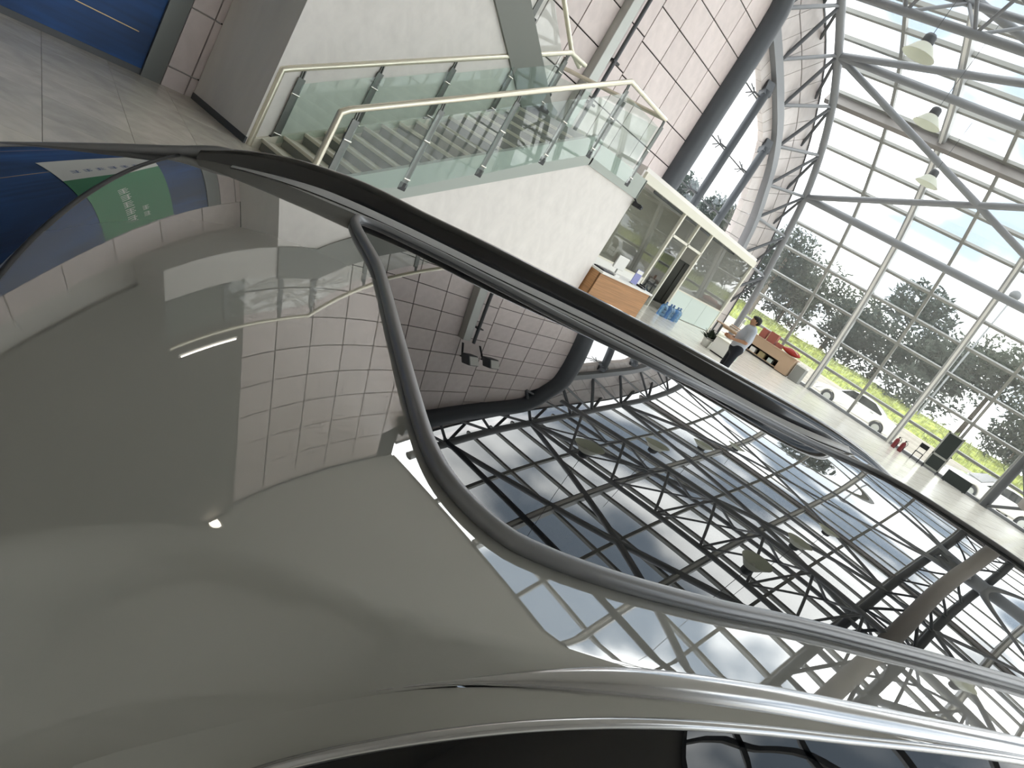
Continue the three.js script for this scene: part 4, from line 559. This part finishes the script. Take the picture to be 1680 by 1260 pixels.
{
  const p = thing('person', 'standing person in a grey short-sleeved shirt and dark trousers holding papers', 'person');
  const sh = 0.19, torso = [[[0, 0.95, 0], [0, 1.2, -0.01], 0.15, 0.145, 0.1], [[0, 1.2, -0.01], [0, 1.38, -0.02], 0.15, 0.13, 0.1], [[-sh + 0.04, 1.4, -0.02], [sh - 0.04, 1.4, -0.02], 0.07, 0.07, 0.08]];
  const arms = s => [[[s * sh, 1.4, -0.02], [s * 0.23, 1.13, 0.0], 0.052, 0.042, 0.03], [[s * 0.23, 1.13, 0.0], [s * 0.13, 1.06, 0.24], 0.04, 0.03, 0.03]];
  const legs = s => [[[s * 0.09, 0.93, 0], [s * 0.1, 0.5, 0.01], 0.085, 0.055, 0.05], [[s * 0.1, 0.5, 0.01], [s * 0.1, 0.09, -0.01], 0.055, 0.038, 0.03], [[s * 0.1, 0.05, -0.04], [s * 0.11, 0.035, 0.15], 0.042, 0.032, 0.03]];
  const head = [[[0, 1.42, -0.02], [0, 1.52, 0.0], 0.055, 0.052, 0.03], [[0, 1.6, 0.0], [0, 1.63, -0.005], 0.088, 0.092, 0.03], [[0, 1.545, 0.035], [0, 1.58, 0.03], 0.05, 0.065, 0.04], [[0, 1.585, 0.1], [0, 1.605, 0.088], 0.014, 0.01, 0.02], [[-0.088, 1.59, 0], [-0.09, 1.61, -0.005], 0.018, 0.02, 0.01], [[0.088, 1.59, 0], [0.09, 1.61, -0.005], 0.018, 0.02, 0.01]];
  const hand = s => { const b = [s * 0.13, 1.06, 0.25], o = [[b, [s * 0.11, 1.055, 0.315], 0.03, 0.034, 0.02]]; for (let k = 0; k < 4; k++) { const z = 0.335 + (k === 1 || k === 2 ? 0.012 : 0), y = 1.09 - k * 0.021, m = [s * 0.085, y, z + 0.03]; o.push([[s * 0.108, y, 0.318], m, 0.0095, 0.009, 0.006], [m, [s * 0.05, y - 0.004, z + 0.032], 0.009, 0.0075, 0.006]); } o.push([[s * 0.12, 1.08, 0.28], [s * 0.085, 1.1, 0.315], 0.0115, 0.01, 0.01], [[s * 0.085, 1.1, 0.315], [s * 0.055, 1.1, 0.34], 0.01, 0.008, 0.006]); return o; };
  const bodyB = [...torso, ...arms(1), ...arms(-1), ...legs(1), ...legs(-1), ...head.slice(0, 1)];
  const bg = sdf(bodyB, [-0.9, -0.02, -0.85], 1.8, 100), hg = sdf(head, [-0.2, 1.36, -0.2], 0.4, 80), l = sdf(hand(1), [-0.05, 0.95, 0.18], 0.24, 64), r = sdf(hand(-1), [-0.19, 0.95, 0.18], 0.24, 64);
  part('body', [bg, hg, l, r], M.skin, p);
  part('shirt', sdf([...torso, ...[1, -1].map(s => [[s * sh, 1.4, -0.02], [s * 0.222, 1.2, -0.005], 0.056, 0.054, 0.03])], [-0.5, 0.72, -0.5], 1.0, 80, 0.014), M.shirt, p);
  part('trousers', sdf([[[0, 0.92, 0], [0, 0.97, 0], 0.15, 0.14, 0.08], ...[1, -1].flatMap(s => legs(s).slice(0, 2))], [-0.55, 0.0, -0.55], 1.1, 80, 0.014), M.trouser, p);
  part('hair', sdf([[[0, 1.635, -0.02], [0, 1.64, -0.035], 0.098, 0.09, 0.03], [[-0.07, 1.6, -0.04], [0.07, 1.6, -0.04], 0.05, 0.05, 0.04], [[-0.05, 1.68, 0.05], [0.05, 1.68, 0.05], 0.03, 0.03, 0.04]], [-0.2, 1.45, -0.2], 0.4, 64), M.hair, p);
  part('eye', [-1, 1].map(s => new THREE.SphereGeometry(0.009, 8, 6).translate(s * 0.033, 1.61, 0.082)), M.black, p); part('mouth', rbx(-0.022, 0.022, 1.548, 1.554, 0.088, 0.094, 0.002), std(0x7a4438, 0.6), p);
  part('shoe', [-1, 1].map(s => rbx(s * 0.105 - 0.045, s * 0.105 + 0.045, 0, 0.08, -0.1, 0.19, 0.03)), M.black, p);
  p.position.set(-4.72, 0, -15.3); p.rotation.y = Math.atan2(-0.77, 0.64);
  const d = thing('document', 'orange sheet of paper held in the person\'s hands', 'paper'); part('sheet', rbx(-0.09, 0.09, 0, 0.003, -0.12, 0.12, 0.001), std(0xd08a55, 0.7), d); part('clip', rbx(-0.02, 0.02, 0.003, 0.008, 0.09, 0.12, 0.001), M.alu, d); d.position.set(-4.72 - 0.77 * 0.36, 1.062, -15.3 + 0.64 * 0.36); d.rotation.y = p.rotation.y;
}

// ------------------------------------------------------------------ outside
{
  const gr = single('ground', [bx(-90, 70, -0.6, -0.36, -120, -34.9), bx(-90, -14.3, -0.6, -0.36, -34.9, 30), bx(XR + 0.5, 70, -0.6, -0.36, -34.9, 30)], M.asphalt, 'pale paved yard outside the glass wall', 'ground', null, 'structure');
  const uvp = gr.geometry.attributes; for (let i = 0; i < uvp.position.count; i++) uvp.uv.setXY(i, uvp.position.getX(i) / 8, uvp.position.getZ(i) / 8);
  // grassy bank
  const bank = grid(160, 24, (s, t) => { const x = -60 + s * 73, z = -46.2 - t * 6; return V3(x, 0.5 + 1.25 * smooth(0, 0.9, t) + 0.25 * fbm(x * 0.35, z * 0.4, 0, 3) * smooth(0, 0.3, t), z); }, true); const u = bank.attributes.uv; for (let i = 0; i < u.count; i++) u.setXY(i, bank.attributes.position.getX(i) / 5, bank.attributes.position.getZ(i) / 5);
  single('grass_bank', bank, M.grass, 'yellow green grass bank beyond the parked cars', 'grass', null, 'structure');
  const bl = new THREE.BufferGeometry(); bl.setAttribute('position', new THREE.Float32BufferAttribute([-0.03, 0, 0, 0.03, 0, 0, 0.05, 0.45, 0.06], 3)); bl.setAttribute('normal', new THREE.Float32BufferAttribute([0, 0.6, 0.8, 0, 0.6, 0.8, 0, 0.6, 0.8], 3)); bl.setAttribute('uv', new THREE.Float32BufferAttribute([0, 0, 1, 0, 0.5, 1], 2));
  const im = new THREE.InstancedMesh(bl, std(0xb7c08c, 0.9, { side: THREE.DoubleSide }), 9000), m4 = new THREE.Matrix4(); for (let i = 0; i < 9000; i++) { const x = rr(-40, 12.8), t = rr(0.05, 1), z = -46.2 - t * 6; m4.makeRotationY(rr(0, 6.28)); const k = rr(0.35, 0.9); m4.scale(V3(k, k, k)); m4.setPosition(x, 0.5 + 1.25 * smooth(0, 0.9, t) - 0.05, z); im.setMatrixAt(i, m4); } im.name = 'grass_blades'; tag(im, 'tall grass blades growing on the bank', 'grass', null, 'stuff'); scene.add(im);
  single('retaining_wall', rbx(-60, 13, -0.36, 0.56, -46.35, -46.1, 0.02), M.asphalt, 'low pale retaining wall in front of the grass bank', 'wall', null, 'structure');
  // trees
  function crown(n, rx, ry, s) { const g = [], P = []; const blobs = []; for (let k = 0; k < 9; k++) { const a = rr(0, 6.28), e = rr(-0.6, 1.2); blobs.push([Math.cos(a) * Math.cos(e) * rx * 0.6, Math.sin(e) * ry * 0.6, Math.sin(a) * Math.cos(e) * rx * 0.6, rr(0.35, 0.6)]); } blobs.push([0, 0, 0, 0.75]); const pos = [], nor = []; for (let i = 0; i < n; i++) { const b = blobs[i % blobs.length]; const a = rr(0, 6.28), c = rr(-1, 1), q = Math.cbrt(rr(0.25, 1)) * b[3], w = Math.sqrt(1 - c * c); const x = b[0] + Math.cos(a) * w * rx * q, y = b[1] + c * ry * q, z = b[2] + Math.sin(a) * w * rx * q; const d = V3(rr(-1, 1), rr(-0.6, 1), rr(-1, 1)).normalize(), e = V3(rr(-1, 1), rr(-1, 1), rr(-1, 1)).cross(d).normalize(), L = s * rr(0.6, 1.3); const A = V3(x, y, z), B = A.clone().addScaledVector(d, L).addScaledVector(e, L * 0.35), C = A.clone().addScaledVector(d, L * 2), D = A.clone().addScaledVector(d, L).addScaledVector(e, -L * 0.35); const nn = d.clone().cross(e).normalize(); for (const v of [A, B, C, A, C, D]) { pos.push(v.x, v.y, v.z); nor.push(nn.x, nn.y, nn.z); } } const gg = new THREE.BufferGeometry(); gg.setAttribute('position', new THREE.Float32BufferAttribute(pos, 3)); gg.setAttribute('normal', new THREE.Float32BufferAttribute(nor, 3)); gg.setAttribute('uv', new THREE.Float32BufferAttribute(new Float32Array(pos.length / 3 * 2), 2)); return gg; }
  const crowns = [crown(3200, 3.2, 3.0, 0.2), crown(3200, 3.0, 2.6, 0.2), crown(3200, 3.4, 3.4, 0.22)];
  const spots = [[-16.0, -49.3, 7.6, 0.85, 'tall loose tree nearest the glass wall, left of the others'], [-20.5, -51.5, 6.6, 0.9, 'broad tree behind the arched end window'], [-24.5, -53, 7.4, 1.0, 'bushy tree seen low through the arched window'], [-16, -56, 7.2, 1.0, 'round tree behind the counter and red cartons'], [-12.3, -57, 6.6, 0.95, 'lower tree between the two tall crowns'], [-8.2, -56, 9.0, 1.05, 'tallest tree, rising above the middle of the glass wall'], [-4.8, -58, 7.6, 1.0, 'dense tree right of the tallest one'], [-1.6, -56, 8.4, 1.0, 'spreading tree above the notice board'], [3.0, -58, 7.6, 1.1, 'tree behind the thick truss foot'], [7.5, -56, 7.2, 1.1, 'tree at the far right beyond the glass'], [13, -57, 8.0, 1.1, 'tree beyond the right end of the glass wall'], [-30, -56, 8.0, 1.1, 'outermost tree at the far left of the yard']];
  spots.forEach(([x, z, h, k, l], i) => { const t = thing('tree', l, 'tree', 'trees beyond the yard'); const f = part('foliage', crowns[i % 3], M.leaf[i % 3], t); const ch = [3.0, 2.6, 3.4][i % 3] * k; f.scale.setScalar(k); f.position.y = h - ch * 1.25; f.rotation.y = i * 1.3; part('trunk', new THREE.CylinderGeometry(0.1, 0.18, h - ch + 0.4, 8).translate(0, (h - ch + 0.4) / 2, 0), M.bark, t); t.position.set(x, z < -50.5 ? 1.45 : 1.1, z); });
  const hedges = [[-26, 'left'], [-20.5, 'left of centre'], [-15, 'below the round tree'], [-9.5, 'below the tallest tree'], [-4, 'below the dense tree'], [1.5, 'behind the truss foot'], [7, 'at the right'], [12.5, 'at the far right']];
  hedges.forEach(([x, l], i) => { const t = thing('shrub', `grey green undergrowth on the bank, ${l}`, 'shrub', 'undergrowth on the bank'); const f = part('foliage', crowns[(i + 1) % 3], M.leaf[(i + 2) % 3], t); f.scale.set(1.2, 1.0, 0.75); f.position.y = 2.0; f.rotation.y = i; part('stem', new THREE.CylinderGeometry(0.06, 0.1, 2.0, 6).translate(0, 1.0, 0), M.bark, t); t.position.set(x, 1.6, -52.6); });
  // parked cars
  function parked(label, x, z, ry, col) {
    const c = thing('parked_car', label, 'car'); const pt = phy(col, 0.3, { clearcoat: 1 });
    const s = new THREE.Shape(); s.moveTo(-2.25, 0.3); s.quadraticCurveTo(-2.3, 0.62, -2.1, 0.74); s.quadraticCurveTo(-1.6, 0.88, -1.1, 0.93); s.quadraticCurveTo(-0.55, 1.38, 0.1, 1.43); s.quadraticCurveTo(0.9, 1.44, 1.5, 1.06); s.quadraticCurveTo(2.1, 1.02, 2.25, 0.9); s.lineTo(2.3, 0.4); s.lineTo(2.2, 0.26); s.lineTo(1.76, 0.26); s.absarc(1.4, 0.32, 0.36, 0, Math.PI, false); s.lineTo(-1.04, 0.24); s.absarc(-1.4, 0.32, 0.36, 0, Math.PI, false); s.closePath();
    const g = new THREE.ExtrudeGeometry(s, { depth: 1.55, bevelEnabled: true, bevelSize: 0.1, bevelThickness: 0.1, bevelOffset: -0.1, bevelSegments: 3, curveSegments: 12 }); g.translate(0, 0, -0.775); part('body', toCreasedNormals(g, 0.6), pt, c);
    const w = new THREE.Shape([[-0.98, 0.95], [-0.5, 1.3], [0.1, 1.36], [0.75, 1.35], [1.3, 1.06], [1.25, 0.98]].map(([a, b]) => new THREE.Vector2(a, b))); for (const sd of [-1, 1]) { const q = new THREE.ExtrudeGeometry(w, { depth: 0.012, bevelEnabled: false }); q.translate(0, 0, sd > 0 ? 0.873 : -0.885); part('side_window', q, M.windGlass, c); }
    part('windscreen', quad(V3(-1.12, 0.965, -0.66), V3(-1.12, 0.965, 0.66), V3(-0.5, 1.395, 0.55), V3(-0.5, 1.395, -0.55)), M.windGlass, c);
    for (const u of [-1.4, 1.4]) for (const sd of [-1, 1]) { const q = new THREE.Group(); q.name = 'wheel'; c.add(q); q.position.set(u, 0.32, sd * 0.78); q.rotation.x = Math.PI / 2 * sd; part('tyre', new THREE.LatheGeometry([[0.2, -0.09], [0.3, -0.09], [0.32, -0.06], [0.32, 0.06], [0.3, 0.09], [0.2, 0.09]].map(([a, b]) => new THREE.Vector2(a, b)), 22), M.rubber, q); part('rim', new THREE.CylinderGeometry(0.2, 0.2, 0.15, 18), M.alu, q); }
    part('door_handle', [bx(-0.1, 0.08, 0.84, 0.87, 0.86, 0.9), bx(0.75, 0.93, 0.86, 0.89, 0.86, 0.9)], M.silver, c); part('head_lamp', [rbx(-2.24, -2.0, 0.6, 0.7, 0.5, 0.84, 0.03), rbx(-2.24, -2.0, 0.6, 0.7, -0.84, -0.5, 0.03)], M.silver, c); part('tail_lamp', [rbx(2.12, 2.28, 0.72, 0.86, 0.5, 0.85, 0.03), rbx(2.12, 2.28, 0.72, 0.86, -0.85, -0.5, 0.03)], M.red, c);
    c.position.set(x, -0.36, z); c.rotation.y = ry; return c;
  }
  parked('white sedan parked side-on outside the glass wall', -5.55, -41.0, 0.0, 0xf0efe9);
  parked('white car parked outside behind the black floor board', 1.6, -40.6, 0.5, 0xecebe6);
  parked('silver car parked outside at the far right', 7.4, -41.5, 0.1, 0xc9c9c6);
  // street lamp beyond the trees
  const s = thing('street_lamp', 'slim grey street lamp with a round head rising above the trees', 'street lamp'); part('pole', rod(V3(0, 0, 0), V3(0, 10.2, 0), 0.06, 8), M.steel, s); part('head', new THREE.SphereGeometry(0.32, 14, 10).translate(0, 10.4, 0), M.steelDark, s); part('base', new THREE.CylinderGeometry(0.16, 0.2, 0.4, 12).translate(0, 0.2, 0), M.steel, s); s.position.set(-3.8, -0.36, -50.4); s.position.y = 1.35 - 1.5;
}
renderer.render(scene, camera);
